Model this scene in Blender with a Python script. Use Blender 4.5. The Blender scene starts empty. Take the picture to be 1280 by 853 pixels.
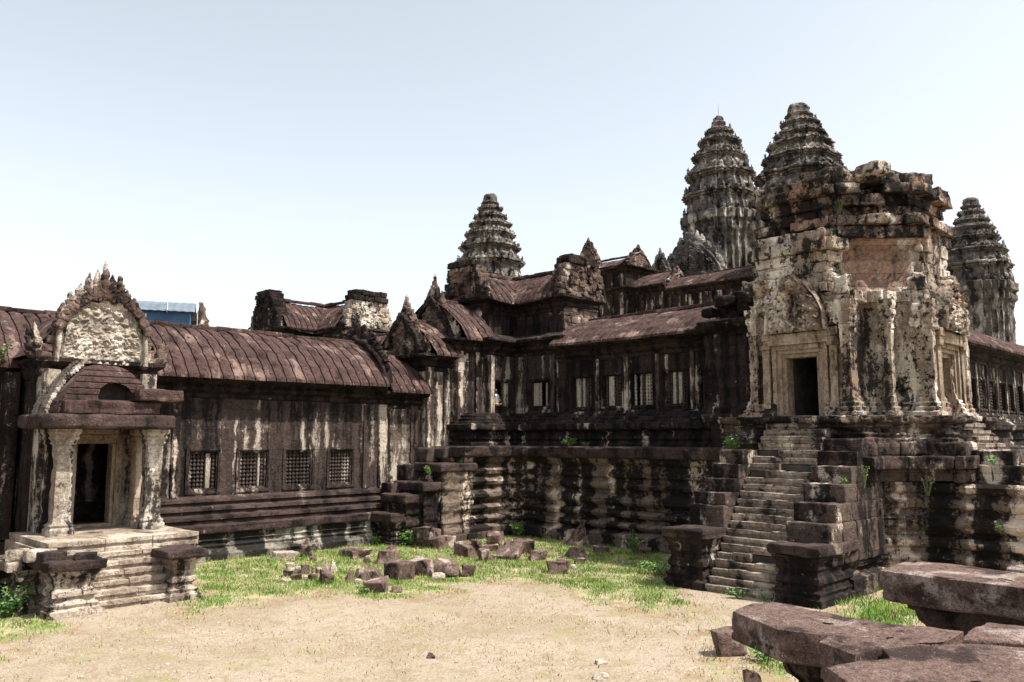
import bpy, math, random
from mathutils import Vector, Matrix, noise
random.seed(11)
R = math.radians
scene = bpy.context.scene
col = scene.collection

# ------------------------------------------------------------ camera, sky, sun, exposure
F_PX, CX, CY, CAM_H = 1030.0, 640.0, 426.5, 4.7
PITCH = math.atan(121.5 / F_PX)
cam_d = bpy.data.cameras.new('camera')
cam = bpy.data.objects.new('camera', cam_d)
col.objects.link(cam)
cam_d.sensor_width = 36
cam_d.lens = F_PX * 36 / 1280
cam_d.clip_start = 0.1
cam_d.clip_end = 6000
cam.location = (0, 0, CAM_H)
cam.rotation_euler = (R(90) + PITCH, 0, R(-45))
scene.camera = cam

SUN_EL, SUN_AZ = 60, (0.42, -1.0)            # horizontal direction towards the sun
w = bpy.data.worlds.new('World')
scene.world = w
w.use_nodes = True
nt = w.node_tree
nt.nodes.clear()
sky = nt.nodes.new('ShaderNodeTexSky')
sky.sky_type = 'NISHITA'
sky.sun_disc = False
sky.sun_elevation = R(SUN_EL)
sky.sun_rotation = math.atan2(SUN_AZ[0], SUN_AZ[1])
sky.air_density = 1.0
sky.dust_density = 2.5
sky.ozone_density = 1.2
hsv = nt.nodes.new('ShaderNodeHueSaturation')
hsv.inputs['Hue'].default_value = 0.485
hsv.inputs['Saturation'].default_value = 0.36
bg = nt.nodes.new('ShaderNodeBackground')
bg.inputs['Strength'].default_value = 0.142
wo = nt.nodes.new('ShaderNodeOutputWorld')
nt.links.new(sky.outputs[0], hsv.inputs['Color'])
nt.links.new(hsv.outputs[0], bg.inputs['Color'])
nt.links.new(bg.outputs[0], wo.inputs['Surface'])
sd = bpy.data.lights.new('sun', 'SUN')
sd.energy = 4.3
sd.angle = R(0.5)
sd.color = (1.0, 0.95, 0.86)
sun = bpy.data.objects.new('sun', sd)
col.objects.link(sun)
k = math.cos(R(SUN_EL)) / math.hypot(*SUN_AZ)
sun.rotation_euler = Vector((SUN_AZ[0] * k, SUN_AZ[1] * k, math.sin(R(SUN_EL)))).to_track_quat('Z', 'Y').to_euler()
scene.view_settings.view_transform = 'Standard'
scene.view_settings.look = 'None'
scene.view_settings.gamma = 1
scene.view_settings.exposure = 0.92

# ------------------------------------------------------------ small helpers
FWD = Vector((math.cos(PITCH) * math.sqrt(.5), math.cos(PITCH) * math.sqrt(.5), math.sin(PITCH)))
RGT = Vector((math.sqrt(.5), -math.sqrt(.5), 0))
UPV = RGT.cross(FWD)


def at(px, py, z=0.0):
    """the point of the ground seen at a pixel of the photograph"""
    d = FWD + RGT * ((px - CX) / F_PX) - UPV * ((py - CY) / F_PX)
    t = (z - CAM_H) / d.z
    return Vector((d.x * t, d.y * t, z)), t


def fbm(p, s, o=3):
    v, a, q = 0.0, 1.0, Vector(p) * s
    for _ in range(o):
        v += a * noise.noise(q)
        a *= .5
        q = q * 2.03 + Vector((3.1, 1.7, 5.3))
    return v


def h3(a, b, c=0):
    n = math.sin(a * 127.1 + b * 311.7 + c * 74.7) * 43758.5453
    return n - math.floor(n)


class MB:
    def __init__(s):
        s.v, s.f = [], []

    def add(s, vs, fs):
        b = len(s.v)
        s.v += [tuple(p) for p in vs]
        s.f += [tuple(b + i for i in f) for f in fs]

    def grid(s, rows, closed=False):
        """rows: list of equally long point lists"""
        n, m = len(rows), len(rows[0])
        vs = [p for r in rows for p in r]
        fs = []
        for i in range(n if closed else n - 1):
            a, b = i * m, ((i + 1) % n) * m
            for j in range(m - 1):
                fs.append((a + j, a + j + 1, b + j + 1, b + j))
        s.add(vs, fs)

    def box(s, a, b):
        x0, y0, z0 = a
        x1, y1, z1 = b
        s.add([(x0, y0, z0), (x1, y0, z0), (x1, y1, z0), (x0, y1, z0), (x0, y0, z1), (x1, y0, z1), (x1, y1, z1), (x0, y1, z1)],
              [(0, 3, 2, 1), (4, 5, 6, 7), (0, 1, 5, 4), (1, 2, 6, 5), (2, 3, 7, 6), (3, 0, 4, 7)])

    def build(s, name, mat, parent=None, smooth=True, angle=38):
        me = bpy.data.meshes.new(name)
        off = Vector((0, 0, 0))
        o = parent
        while o is not None:
            off += o.location
            o = o.parent
        vs = s.v if off.length == 0 else [(p[0] - off.x, p[1] - off.y, p[2] - off.z) for p in s.v]
        me.from_pydata(vs, [], s.f)
        me.materials.append(mat)
        if smooth:
            me.polygons.foreach_set('use_smooth', [True] * len(me.polygons))
            me.set_sharp_from_angle(angle=R(angle))
        ob = bpy.data.objects.new(name, me)
        col.objects.link(ob)
        if parent is not None:
            ob.parent = parent
        return ob


def tag(o, label=None, cat=None, group=None, kind=None):
    if label: o['label'] = label
    if cat: o['category'] = cat
    if group: o['group'] = group
    if kind: o['kind'] = kind
    return o


def thing(name, label, cat, loc=(0, 0, 0), group=None):
    o = bpy.data.objects.new(name, None)
    o.empty_display_size = .5
    o.location = loc
    col.objects.link(o)
    return tag(o, label, cat, group)


class Fr:
    """a wall's own axes: s runs along it, o points out of it"""
    def __init__(f, O, d, n):
        f.O, f.d, f.n = Vector((O[0], O[1])), Vector(d), Vector(n)

    def p(f, s, o, z):
        q = f.O + f.d * s + f.n * o
        return Vector((q.x, q.y, z))

    def v(f, s, o, z):
        q = f.d * s + f.n * o
        return Vector((q.x, q.y, z))


def facing_right(x, y):   # wall running along x, looking towards -y
    return Fr((x, y), (1, 0), (0, -1))


def facing_left(x, y):    # wall running along y, looking towards -x
    return Fr((x, y), (0, -1), (-1, 0))


def erode(p, n, amp, chip, blk, bl=.95, bh=.42):
    """weathering of one point of a masonry surface"""
    d = amp * fbm(p, 1.1, 3)
    c = fbm(p, 3.3, 2)
    if c > .12: d -= chip * (c - .12) * 3
    if blk:
        row = math.floor(p[2] / bh)
        u = p[0] + p[1] + .5 * bl * (row % 2)
        d += blk * (h3(math.floor(u / bl), row) - .5) * 2
    return Vector((p[0] + n[0] * d, p[1] + n[1] * d, p[2] + .35 * d))


def resample(pr, st):
    out = [pr[0]]
    for a, b in zip(pr, pr[1:]):
        L = math.hypot(b[0] - a[0], b[1] - a[1])
        k = max(1, int(round(L / st)))
        for i in range(1, k + 1):
            t = i / k
            out.append((a[0] + (b[0] - a[0]) * t, a[1] + (b[1] - a[1]) * t))
    return out


def sweep(mb, path, prof, closed=False, step=.25, pstep=.12, amp=.03, chip=.05, blk=.015, cap=.5, side=1):
    """run a moulding profile [(out, z)] along a plan path"""
    P = [Vector(q) for q in path]
    n = len(P)
    segs = [(i, (i + 1) % n) for i in range(n if closed else n - 1)]
    nor = []
    for a, b in segs:
        d = (P[b] - P[a]).normalized()
        nor.append(Vector((d.y, -d.x)) * side)
    mit = []
    for i in range(n):
        if closed:
            a, b = nor[i - 1], nor[i]
        else:
            a, b = nor[max(0, i - 1)], nor[min(len(nor) - 1, i)]
        m = a + b
        m = m / max(.25, m.dot(a)) if m.length > 1e-6 else a
        mit.append(m)
    pr = resample(prof, pstep)
    rows = []
    for si, (a, b) in enumerate(segs):
        L = (P[b] - P[a]).length
        k = max(1, int(math.ceil(L / step)))
        last = (not closed and si == len(segs) - 1)
        for j in range(k + (1 if last else 0)):
            t = j / k
            base = P[a].lerp(P[b], t)
            m = mit[a].lerp(mit[b], t)
            nn = nor[si] if j else (mit[a].normalized())
            rows.append([erode((base.x + m.x * o, base.y + m.y * o, z), (nn.x, nn.y), amp, chip, blk) for o, z in pr])
    if not closed and cap:
        omin = min(o for o, z in pr) - cap
        for idx, e in ((0, 0), (n - 1, -1)):
            m = mit[idx]
            r = rows[e]
            inner = [Vector((P[idx].x + m.x * omin, P[idx].y + m.y * omin, q.z)) for q in r]
            mb.grid([inner, r])
    mb.grid(rows, closed)


def lathe(mb, c, prof, n=12, amp=0.0):
    rows = []
    for i in range(n):
        a = 2 * math.pi * i / n
        row = []
        for r, z in prof:
            p = Vector((c[0] + r * math.cos(a), c[1] + r * math.sin(a), c[2] + z))
            if amp:
                p += Vector((math.cos(a), math.sin(a), .4)) * (amp * fbm(p, 5, 2))
            row.append(p)
        rows.append(row)
    mb.grid(rows, True)
    for zi in (0, -1):
        mb.add([r[zi] for r in rows], [tuple(range(n))])


_cube = {}


def cube_grid(n):
    if n in _cube: return _cube[n]
    idx, vs, fs = {}, [], []

    def g(i, j, k):
        key = (i, j, k)
        if key not in idx:
            idx[key] = len(vs)
            vs.append((2 * i / n - 1, 2 * j / n - 1, 2 * k / n - 1))
        return idx[key]
    for a in range(n):
        for b in range(n):
            fs.append((g(a, b, 0), g(a, b + 1, 0), g(a + 1, b + 1, 0), g(a + 1, b, 0)))
            fs.append((g(a, b, n), g(a + 1, b, n), g(a + 1, b + 1, n), g(a, b + 1, n)))
            fs.append((g(a, 0, b), g(a + 1, 0, b), g(a + 1, 0, b + 1), g(a, 0, b + 1)))
            fs.append((g(a, n, b), g(a, n, b + 1), g(a + 1, n, b + 1), g(a + 1, n, b)))
            fs.append((g(0, a, b), g(0, a, b + 1), g(0, a + 1, b + 1), g(0, a + 1, b)))
            fs.append((g(n, a, b), g(n, a + 1, b), g(n, a + 1, b + 1), g(n, a, b + 1)))
    _cube[n] = (vs, fs)
    return _cube[n]


def rock(mb, c, size, rot=None, n=4, rnd=.12, amp=.05, freq=2.2, taper=0.0, shear=0.0, skew=0.0):
    """a worn block of stone; size = full extents"""
    vs, fs = cube_grid(n)
    M = rot if rot is not None else Matrix.Identity(3)
    hx, hy, hz = size[0] / 2, size[1] / 2, size[2] / 2
    mn = min(hx, hy, hz)
    out = []
    sd_ = Vector((c[0] * 1.7, c[1] * 1.3, c[2] * 2.1))
    cor = [Vector((random.uniform(-1, 1) * hx, random.uniform(-1, 1) * hy, random.uniform(-1, 1) * hz)) * skew for _ in range(8)] if skew else None
    rr = rnd * mn * 2

    def remap(t, h):
        b = min(.45, rr / h)
        if abs(t) > .999 or n < 3: return t
        inn = 1 - 2 / n
        return t / inn * (1 - b)
    for v in vs:
        q = Vector((remap(v[0], hx), remap(v[1], hy), remap(v[2], hz)))
        # round the corners: clamp to an inner box then push out
        r = rnd * mn * 2
        inner = Vector((max(-hx + r, min(hx - r, q.x * hx)), max(-hy + r, min(hy - r, q.y * hy)), max(-hz + r, min(hz - r, q.z * hz))))
        dv = Vector((q.x * hx, q.y * hy, q.z * hz)) - inner
        if dv.length > 1e-6:
            dv = dv.normalized() * min(dv.length, r)
        p = inner + dv
        if taper or shear:
            t = (p.z / hz + 1) / 2
            p.x = p.x * (1 - taper * t) + shear * t * hx
            p.y *= (1 - taper * t * .6)
        if cor:
            fx, fy, fz = (q.x + 1) / 2, (q.y + 1) / 2, (q.z + 1) / 2
            for ci in range(8):
                p += cor[ci] * ((fx if ci & 1 else 1 - fx) * (fy if ci & 2 else 1 - fy) * (fz if ci & 4 else 1 - fz))
        nv = q.normalized()
        d = amp * fbm(p + sd_, freq / max(.25, mn * 2) * .5, 3)
        p += nv * d
        out.append(Vector(c) + M @ p)
    mb.add(out, fs)


def rotz(a, tx=0, ty=0):
    return (Matrix.Rotation(a, 3, 'Z') @ Matrix.Rotation(tx, 3, 'X') @ Matrix.Rotation(ty, 3, 'Y'))


def frblock(mb, fr, s0, s1, o0, o1, z0, z1, **kw):
    c = fr.p((s0 + s1) / 2, (o0 + o1) / 2, (z0 + z1) / 2)
    M = Matrix(((fr.d.x, fr.n.x, 0), (fr.d.y, fr.n.y, 0), (0, 0, 1)))
    rock(mb, c, (abs(s1 - s0), abs(o1 - o0), abs(z1 - z0)), M, **kw)


def frbox(mb, fr, s0, s1, o0, o1, z0, z1):
    q = [fr.p(s, o, z) for z in (z0, z1) for s, o in ((s0, o0), (s1, o0), (s1, o1), (s0, o1))]
    mb.add(q, [(0, 3, 2, 1), (4, 5, 6, 7), (0, 1, 5, 4), (1, 2, 6, 5), (2, 3, 7, 6), (3, 0, 4, 7)])


def wallsheet(mb, fr, s0, s1, z0, z1, holes=(), thick=.5, step=.3, o=0, amp=.02, chip=.03, blk=.008):
    def br(a, b, cuts):
        c = sorted({a, b, *[q for q in cuts if a < q < b]})
        out = [c[0]]
        for p, q in zip(c, c[1:]):
            k = max(1, int(round((q - p) / step)))
            out += [p + (q - p) * i / k for i in range(1, k + 1)]
        return out
    S = br(s0, s1, [q for h in holes for q in h[:2]])
    Z = br(z0, z1, [q for h in holes for q in h[2:4]])

    def hole(i, j):
        sm, zm = (S[i] + S[i + 1]) / 2, (Z[j] + Z[j + 1]) / 2
        return any(h[0] < sm < h[1] and h[2] < zm < h[3] for h in holes)
    nS, nZ = len(S), len(Z)
    vs = []
    for oo in (o, o - thick):
        for s in S:
            for z in Z:
                p = fr.p(s, oo, z)
                vs.append(erode(p, fr.n, amp, chip, blk) if oo == o else p)
    N = nS * nZ
    fs = []
    for i in range(nS - 1):
        for j in range(nZ - 1):
            if hole(i, j): continue
            a, b, c, d = i * nZ + j, (i + 1) * nZ + j, (i + 1) * nZ + j + 1, i * nZ + j + 1
            fs.append((a, b, c, d))
            fs.append((a + N, d + N, c + N, b + N))
            for di, dj, e in ((-1, 0, (a, d)), (1, 0, (b, c)), (0, -1, (a, b)), (0, 1, (d, c))):
                ii, jj = i + di, j + dj
                if ii < 0 or jj < 0 or ii >= nS - 1 or jj >= nZ - 1 or hole(ii, jj):
                    fs.append((e[0], e[1], e[1] + N, e[0] + N))
    mb.add(vs, fs)


def ring(mb, fr, s0, s1, z0, z1, wd, o0, o1):
    """a flat frame round an opening"""
    O = [(s0, z0), (s1, z0), (s1, z1), (s0, z1)]
    I = [(s0 + wd, z0 + wd), (s1 - wd, z0 + wd), (s1 - wd, z1 - wd), (s0 + wd, z1 - wd)]
    vs = [fr.p(s, o, z) for o in (o1, o0) for L in (O, I) for s, z in L]
    fs = []
    for i in range(4):
        j = (i + 1) % 4
        fs += [(i, j, 4 + j, 4 + i), (8 + i, 12 + i, 12 + j, 8 + j), (i, 8 + i, 8 + j, j), (4 + i, 4 + j, 12 + j, 12 + i)]
    mb.add(vs, fs)


# ------------------------------------------------------------ materials
def nodes_of(name):
    m = bpy.data.materials.new(name)
    m.use_nodes = True
    t = m.node_tree
    t.nodes.clear()
    o = t.nodes.new('ShaderNodeOutputMaterial')
    b = t.nodes.new('ShaderNodeBsdfPrincipled')
    t.links.new(b.outputs[0], o.inputs[0])
    return m, t, b


class N:
    """thin wrapper for building node trees"""
    def __init__(s, t):
        s.t = t

    def new(s, typ, ins=None, **props):
        n = s.t.nodes.new(typ)
        for a, b in props.items(): setattr(n, a, b)
        for a, b in (ins or {}).items():
            sock = n.inputs[a]
            if hasattr(b, 'is_output') or isinstance(b, bpy.types.NodeSocket):
                s.t.links.new(b, sock)
            else:
                sock.default_value = b
        return n

    def math(s, op, a, b=0.0, clamp=False):
        return s.new('ShaderNodeMath', {0: a, 1: b}, operation=op, use_clamp=clamp).outputs[0]

    def mix(s, f, a, b, mode='MIX'):
        n = s.t.nodes.new('ShaderNodeMix')
        n.data_type = 'RGBA'
        n.blend_type = mode
        n.clamp_factor = True
        for i, v in ((0, f), (6, a), (7, b)):
            if isinstance(v, bpy.types.NodeSocket): s.t.links.new(v, n.inputs[i])
            else: n.inputs[i].default_value = v if i == 0 else (*v, 1) if len(v) == 3 else v
        return n.outputs[2]

    def noise(s, vec, scale, detail=4, rough=.55):
        return s.new('ShaderNodeTexNoise', {'Vector': vec, 'Scale': scale, 'Detail': detail, 'Roughness': rough}).outputs[0]

    def step(s, v, lo, hi):
        return s.new('ShaderNodeMapRange', {0: v, 1: lo, 2: hi, 3: 0.0, 4: 1.0}, clamp=True, interpolation_type='SMOOTHSTEP').outputs[0]

    def scl(s, vec, xyz):
        return s.new('ShaderNodeVectorMath', {0: vec, 1: xyz}, operation='MULTIPLY').outputs[0]


def stone(name, mid, light, dark, lt=(.55, .68), dk=(.5, .6), streak=(1.3, .12), blotch=.6, block=(1.0, .42), jd=.6, spot=(.62, .7), spotc=None, spotamt=.5, bump=.6, fine=7, warm=None, sps=3.1):
    m, t, b = nodes_of(name)
    n = N(t)
    P = n.new('ShaderNodeNewGeometry').outputs['Position']
    # a little waviness so that streaks wander
    wv = n.new('ShaderNodeTexNoise', {'Vector': P, 'Scale': 1.6, 'Detail': 3.0}).outputs[1]
    Pw = n.new('ShaderNodeVectorMath', {0: P, 1: n.new('ShaderNodeVectorMath', {0: wv, 1: (.35, .35, .35)}, operation='MULTIPLY').outputs[0]}, operation='ADD').outputs[0]
    sv = n.scl(Pw, (streak[0], streak[0], streak[1]))
    s1 = n.noise(sv, 1.0, 5, .6)
    s2 = n.noise(n.new('ShaderNodeVectorMath', {0: sv, 1: (17.3, 4.1, 9.7)}, operation='ADD').outputs[0], 1.35, 5, .6)
    bg_ = n.noise(P, blotch, 4, .6)
    fn = n.noise(P, fine, 6, .65)
    fn2 = n.noise(P, fine * 4.3, 4, .6)
    gr = n.math('MAXIMUM', n.math('ADD', n.math('ADD', n.math('MULTIPLY', fn, 2.6), n.math('MULTIPLY', fn2, 1.6)), -1.1), .25)
    c = n.mix(1.0, mid, n.new('ShaderNodeCombineColor', {0: gr, 1: gr, 2: gr}).outputs[0], 'MULTIPLY')
    if warm:
        c = n.mix(n.step(n.noise(P, .5, 3), .48, .62), c, warm)
    # per block tint
    sx = n.new('ShaderNodeSeparateXYZ', {0: P})
    u = n.math('ADD', sx.outputs[0], sx.outputs[1])
    bv = n.new('ShaderNodeCombineXYZ', {0: u, 1: sx.outputs[2], 2: 0.0}).outputs[0]
    brk = n.new('ShaderNodeTexBrick', {'Vector': bv, 'Color1': (.58, .57, .57, 1), 'Color2': (1.28, 1.26, 1.22, 1), 'Mortar': (.22, .22, .22, 1), 'Scale': 1.0,
                                       'Mortar Size': .008, 'Mortar Smooth': .6, 'Bias': 0.0, 'Brick Width': block[0], 'Row Height': block[1]})
    ml = n.step(n.math('ADD', n.math('ADD', s1, n.math('MULTIPLY', n.math('SUBTRACT', bg_, .5), .55)), n.math('MULTIPLY', n.math('SUBTRACT', fn2, .5), .25)), *lt)
    lv = n.math('ADD', n.math('ADD', n.math('MULTIPLY', fn, 1.3), n.math('MULTIPLY', fn2, .8)), -.05)
    lc = n.mix(1.0, light, n.new('ShaderNodeCombineColor', {0: lv, 1: lv, 2: lv}).outputs[0], 'MULTIPLY')
    c = n.mix(ml, c, lc)
    md = n.step(n.math('ADD', n.math('ADD', s2, n.math('MULTIPLY', n.math('SUBTRACT', bg_, .5), -.4)), n.math('ADD', n.math('MULTIPLY', n.math('SUBTRACT', fn, .5), .45), n.math('MULTIPLY', n.math('SUBTRACT', fn2, .5), .3))), *dk)
    c = n.mix(n.math('MULTIPLY', md, .94), c, dark)
    if spotc:
        sp = n.step(n.noise(P, sps, 5, .7), *spot)
        c = n.mix(n.math('MULTIPLY', sp, spotamt), c, spotc)
    c = n.mix(jd, c, n.mix(1.0, c, brk.outputs[0], 'MULTIPLY'))
    t.links.new(c, b.inputs['Base Color'])
    b.inputs['Roughness'].default_value = .92
    b.inputs['Specular IOR Level'].default_value = .18
    hgt = n.math('ADD', n.math('ADD', n.math('MULTIPLY', fn, 1.0), n.math('MULTIPLY', fn2, .35)), n.math('MULTIPLY', brk.outputs[1], -.35 * (1 if jd else 0)))
    bp = n.new('ShaderNodeBump', {'Height': hgt, 'Strength': min(1, bump * 1.35), 'Distance': .10})
    t.links.new(bp.outputs[0], b.inputs['Normal'])
    return m


def plain(name, c1, c2, scale=3, rough=.8, bump=.2, lo=.4, hi=.6, metal=0.0):
    m, t, b = nodes_of(name)
    n = N(t)
    P = n.new('ShaderNodeNewGeometry').outputs['Position']
    f = n.noise(P, scale, 5)
    t.links.new(n.mix(n.step(f, lo, hi), c1, c2), b.inputs['Base Color'])
    b.inputs['Roughness'].default_value = rough
    b.inputs['Metallic'].default_value = metal
    if bump:
        bp = n.new('ShaderNodeBump', {'Height': f, 'Strength': bump, 'Distance': .03})
        t.links.new(bp.outputs[0], b.inputs['Normal'])
    return m


BLK = (.005, .004, .004)
M = {}
# the sunlit gallery wall: purple brown sandstone with black and bone coloured run-off streaks
M['wall'] = stone('gallery_sandstone', (.050, .035, .031), (.38, .325, .27), (.007, .005, .005), lt=(.56, .655), dk=(.515, .63), streak=(2.1, .07), jd=.5, spotc=(.55, .5, .45), spot=(.70, .73), spotamt=.8)
M['plinth_pale'] = stone('stained_plinth_sandstone', (.16, .145, .12), (.36, .33, .28), BLK, lt=(.5, .65), dk=(.48, .53), streak=(.9, .07), block=(1.3, .5), jd=.4)
M['pilaster'] = stone('streaked_pilaster_stone', (.064, .045, .038), (.46, .39, .32), (.008, .006, .006), lt=(.50, .58), dk=(.52, .60), streak=(2.6, .10), block=(1.3, .45), jd=.5)
M['dark'] = stone('blackened_sandstone', (.032, .021, .018), (.40, .35, .295), BLK, lt=(.60, .68), dk=(.46, .58), streak=(1.9, .09), spotc=(.5, .46, .42), spot=(.66, .71), spotamt=.6)
M['ledge'] = stone('purple_ledge_stone', (.055, .036, .032), (.25, .19, .16), (.010, .008, .007), lt=(.60, .74), dk=(.50, .62), streak=(.8, .6), spotc=(.4, .35, .31), spot=(.66, .70), spotamt=.6)
M['terrace'] = stone('terrace_sandstone', (.15, .110, .088), (.58, .455, .36), BLK, lt=(.51, .59), dk=(.465, .505), streak=(.8, .08), block=(1.1, .4), jd=.4, spotc=(.42, .38, .33), spot=(.65, .71), spotamt=.5)
M['roof'] = stone('corbel_roof_stone', (.068, .040, .035), (.20, .135, .115), (.018, .010, .009), lt=(.56, .70), dk=(.53, .66), streak=(1.3, .5), block=(.47, .6), jd=.5, spotc=(.52, .45, .39), spot=(.67, .70), spotamt=.8, bump=.7)
M['cornice'] = stone('cornice_stone', (.036, .023, .020), (.24, .19, .16), BLK, lt=(.66, .76), dk=(.46, .58), streak=(2, .3), spotc=(.42, .36, .32), spot=(.67, .71), spotamt=.5)
M['cream'] = stone('ruin_sandstone', (.31, .252, .198), (.60, .53, .45), (.012, .010, .009), lt=(.49, .60), dk=(.54, .595), streak=(1.2, .25), blotch=.9, block=(.8, .45), jd=.6, warm=(.255, .18, .135), spotc=(.014, .012, .011), spot=(.565, .605), spotamt=.92)
M['ruin_top'] = stone('ruin_upper_stone', (.145, .108, .088), (.42, .36, .30), (.008, .007, .007), lt=(.56, .65), dk=(.485, .545), streak=(.9, .6), blotch=1.2, block=(.7, .45), jd=.7, warm=(.225, .14, .102), spotc=(.009, .008, .007), spot=(.54, .60), spotamt=.92)
M['niche'] = stone('orange_ruin_stone', (.21, .135, .10), (.36, .335, .29), (.03, .016, .012), lt=(.56, .62), dk=(.54, .64), streak=(1.2, .2), block=(.65, .5), jd=.7)
M['door'] = stone('door_frame_stone', (.25, .19, .135), (.40, .33, .26), (.035, .026, .02), lt=(.5, .7), dk=(.57, .70), streak=(2.2, .15), block=(2.2, .9), jd=.35, bump=.4)
M['pale'] = stone('pale_porch_stone', (.27, .225, .18), (.52, .47, .41), (.014, .011, .010), lt=(.48, .63), dk=(.545, .61), streak=(1.9, .18), blotch=1.1, block=(1.6, .7), jd=.25, spotc=(.018, .014, .012), spot=(.60, .66), spotamt=.8)
M['pedestal'] = stone('moulded_pedestal_stone', (.165, .128, .102), (.40, .335, .275), BLK, lt=(.50, .62), dk=(.50, .57), streak=(1.5, .15), block=(1.3, .5), jd=.35, spotc=(.02, .016, .014), spot=(.60, .66), spotamt=.7)
M['tympanum'] = stone('carved_tympanum_stone', (.29, .245, .20), (.50, .44, .375), (.05, .04, .034), lt=(.48, .62), dk=(.60, .72), streak=(1.4, .5), blotch=.9, block=(.9, .5), jd=.5)
M['weather'] = stone('washed_wall_stone', (.115, .088, .074), (.50, .43, .355), (.012, .009, .008), lt=(.47, .57), dk=(.535, .62), streak=(1.7, .12), blotch=.5, block=(1.0, .42), jd=.4)
M['step'] = stone('worn_step_stone', (.255, .20, .155), (.46, .385, .31), (.03, .024, .02), lt=(.5, .66), dk=(.58, .68), streak=(1.2, .8), block=(50, 50), jd=0)
M['stair'] = stone('dark_step_stone', (.235, .185, .15), (.42, .35, .285), (.02, .016, .014), lt=(.52, .68), dk=(.54, .66), streak=(1.2, .8), block=(1.0, .225), jd=.5)
M['cheek'] = stone('stair_cheek_stone', (.085, .060, .050), (.48, .405, .33), BLK, lt=(.58, .65), dk=(.475, .56), streak=(.9, .35), block=(.9, .4), jd=.5, spotc=(.38, .33, .28), spot=(.66, .71), spotamt=.5)
M['tower'] = stone('grey_tower_stone', (.110, .096, .086), (.33, .305, .28), (.013, .012, .012), lt=(.545, .65), dk=(.52, .60), streak=(.8, .3), blotch=.35, block=(1.2, .5), jd=.5, fine=2.6, bump=.8)
M['pediment'] = stone('carved_pediment_stone', (.155, .108, .086), (.46, .395, .33), (.013, .010, .009), lt=(.55, .66), dk=(.50, .58), streak=(1.1, .6), blotch=.9, block=(1.3, .55), jd=.5, warm=(.085, .052, .043))
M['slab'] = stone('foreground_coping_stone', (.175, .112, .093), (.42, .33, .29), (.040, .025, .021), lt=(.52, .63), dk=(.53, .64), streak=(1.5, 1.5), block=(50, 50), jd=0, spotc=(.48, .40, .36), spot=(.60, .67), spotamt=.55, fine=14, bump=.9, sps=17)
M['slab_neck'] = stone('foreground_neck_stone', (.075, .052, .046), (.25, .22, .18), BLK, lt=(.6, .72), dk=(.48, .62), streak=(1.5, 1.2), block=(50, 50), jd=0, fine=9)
M['rock'] = stone('fallen_block_stone', (.140, .092, .076), (.38, .30, .255), (.016, .011, .010), lt=(.55, .69), dk=(.53, .64), streak=(1.8, 1.8), block=(50, 50), jd=0, fine=10, spotc=(.45, .39, .34), spot=(.68, .72), spotamt=.6)
M['rock_pale'] = stone('fallen_pale_stone', (.40, .33, .27), (.55, .48, .40), (.06, .05, .045), lt=(.5, .7), dk=(.62, .74), streak=(2.5, 2.5), block=(50, 50), jd=0, fine=10)
M['baluster'] = stone('baluster_stone', (.060, .043, .038), (.26, .22, .18), (.010, .009, .009), lt=(.60, .72), dk=(.55, .68), streak=(3, .5), block=(50, 50), jd=0, fine=12)
M['baluster_pale'] = stone('pale_baluster_stone', (.34, .295, .24), (.5, .45, .38), (.03, .024, .02), lt=(.5, .7), dk=(.56, .66), streak=(3, .3), block=(50, 50), jd=0, fine=12)
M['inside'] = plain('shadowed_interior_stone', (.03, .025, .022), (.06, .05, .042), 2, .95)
M['leaf'] = plain('bright_leaf', (.045, .125, .018), (.12, .25, .04), 9, .6, 0)
M['leaf_dark'] = plain('dark_leaf', (.03, .09, .018), (.08, .17, .03), 9, .6, 0)
M['stem'] = plain('plant_stem', (.10, .11, .04), (.14, .12, .05), 6, .8, 0)
M['blue'] = plain('blue_sheeting', (.012, .055, .12), (.022, .085, .17), 1.2, .6, .3)
M['tin'] = plain('grey_blue_tin_roof', (.085, .11, .14), (.12, .15, .18), .8, .5, .1)
M['pole'] = plain('scaffold_pole', (.5, .52, .54), (.65, .66, .66), 3, .5, 0)
M['rod'] = plain('rod_metal', (.18, .18, .19), (.25, .25, .26), 3, .5, 0, metal=.6)
M['shirt'] = plain('white_shirt', (.72, .73, .76), (.8, .8, .82), 8, .9, 0)
M['cloth'] = plain('red_cloth', (.35, .05, .07), (.42, .07, .09), 8, .9, 0)
M['skin'] = plain('skin', (.36, .20, .13), (.42, .24, .16), 12, .6, 0)
M['hair'] = plain('black_hair', (.012, .010, .010), (.02, .017, .016), 20, .5, 0)

# ------------------------------------------------------------ ground
GREEN = [(-60, 800), (-40, 735), (22, 742), (60, 790), (10, 800), (-60, 830)]
COURT = [(236, 770), (300, 752), (400, 742), (470, 750), (560, 738), (612, 722), (700, 734), (770, 756), (845, 772), (850, 690), (720, 640), (640, 640), (500, 650), (230, 690)]
CORNER = [(1010, 790), (1075, 742), (1160, 715), (1240, 760), (1130, 812)]
NEAR = [(905, 800), (925, 845), (990, 853), (1010, 800)]
POLYS = [[at(x, y)[0].xy for x, y in p] for p in (GREEN, COURT, CORNER, NEAR)]


def sdist(p, poly):
    ins, best = False, 1e9
    n = len(poly)
    for i in range(n):
        a, b = poly[i], poly[(i + 1) % n]
        ab, ap = b - a, p - a
        t = max(0, min(1, ap.dot(ab) / ab.length_squared))
        best = min(best, (ap - ab * t).length)
        if (a.y > p.y) != (b.y > p.y) and p.x < (b.x - a.x) * (p.y - a.y) / (b.y - a.y) + a.x:
            ins = not ins
    return best if ins else -best


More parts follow.
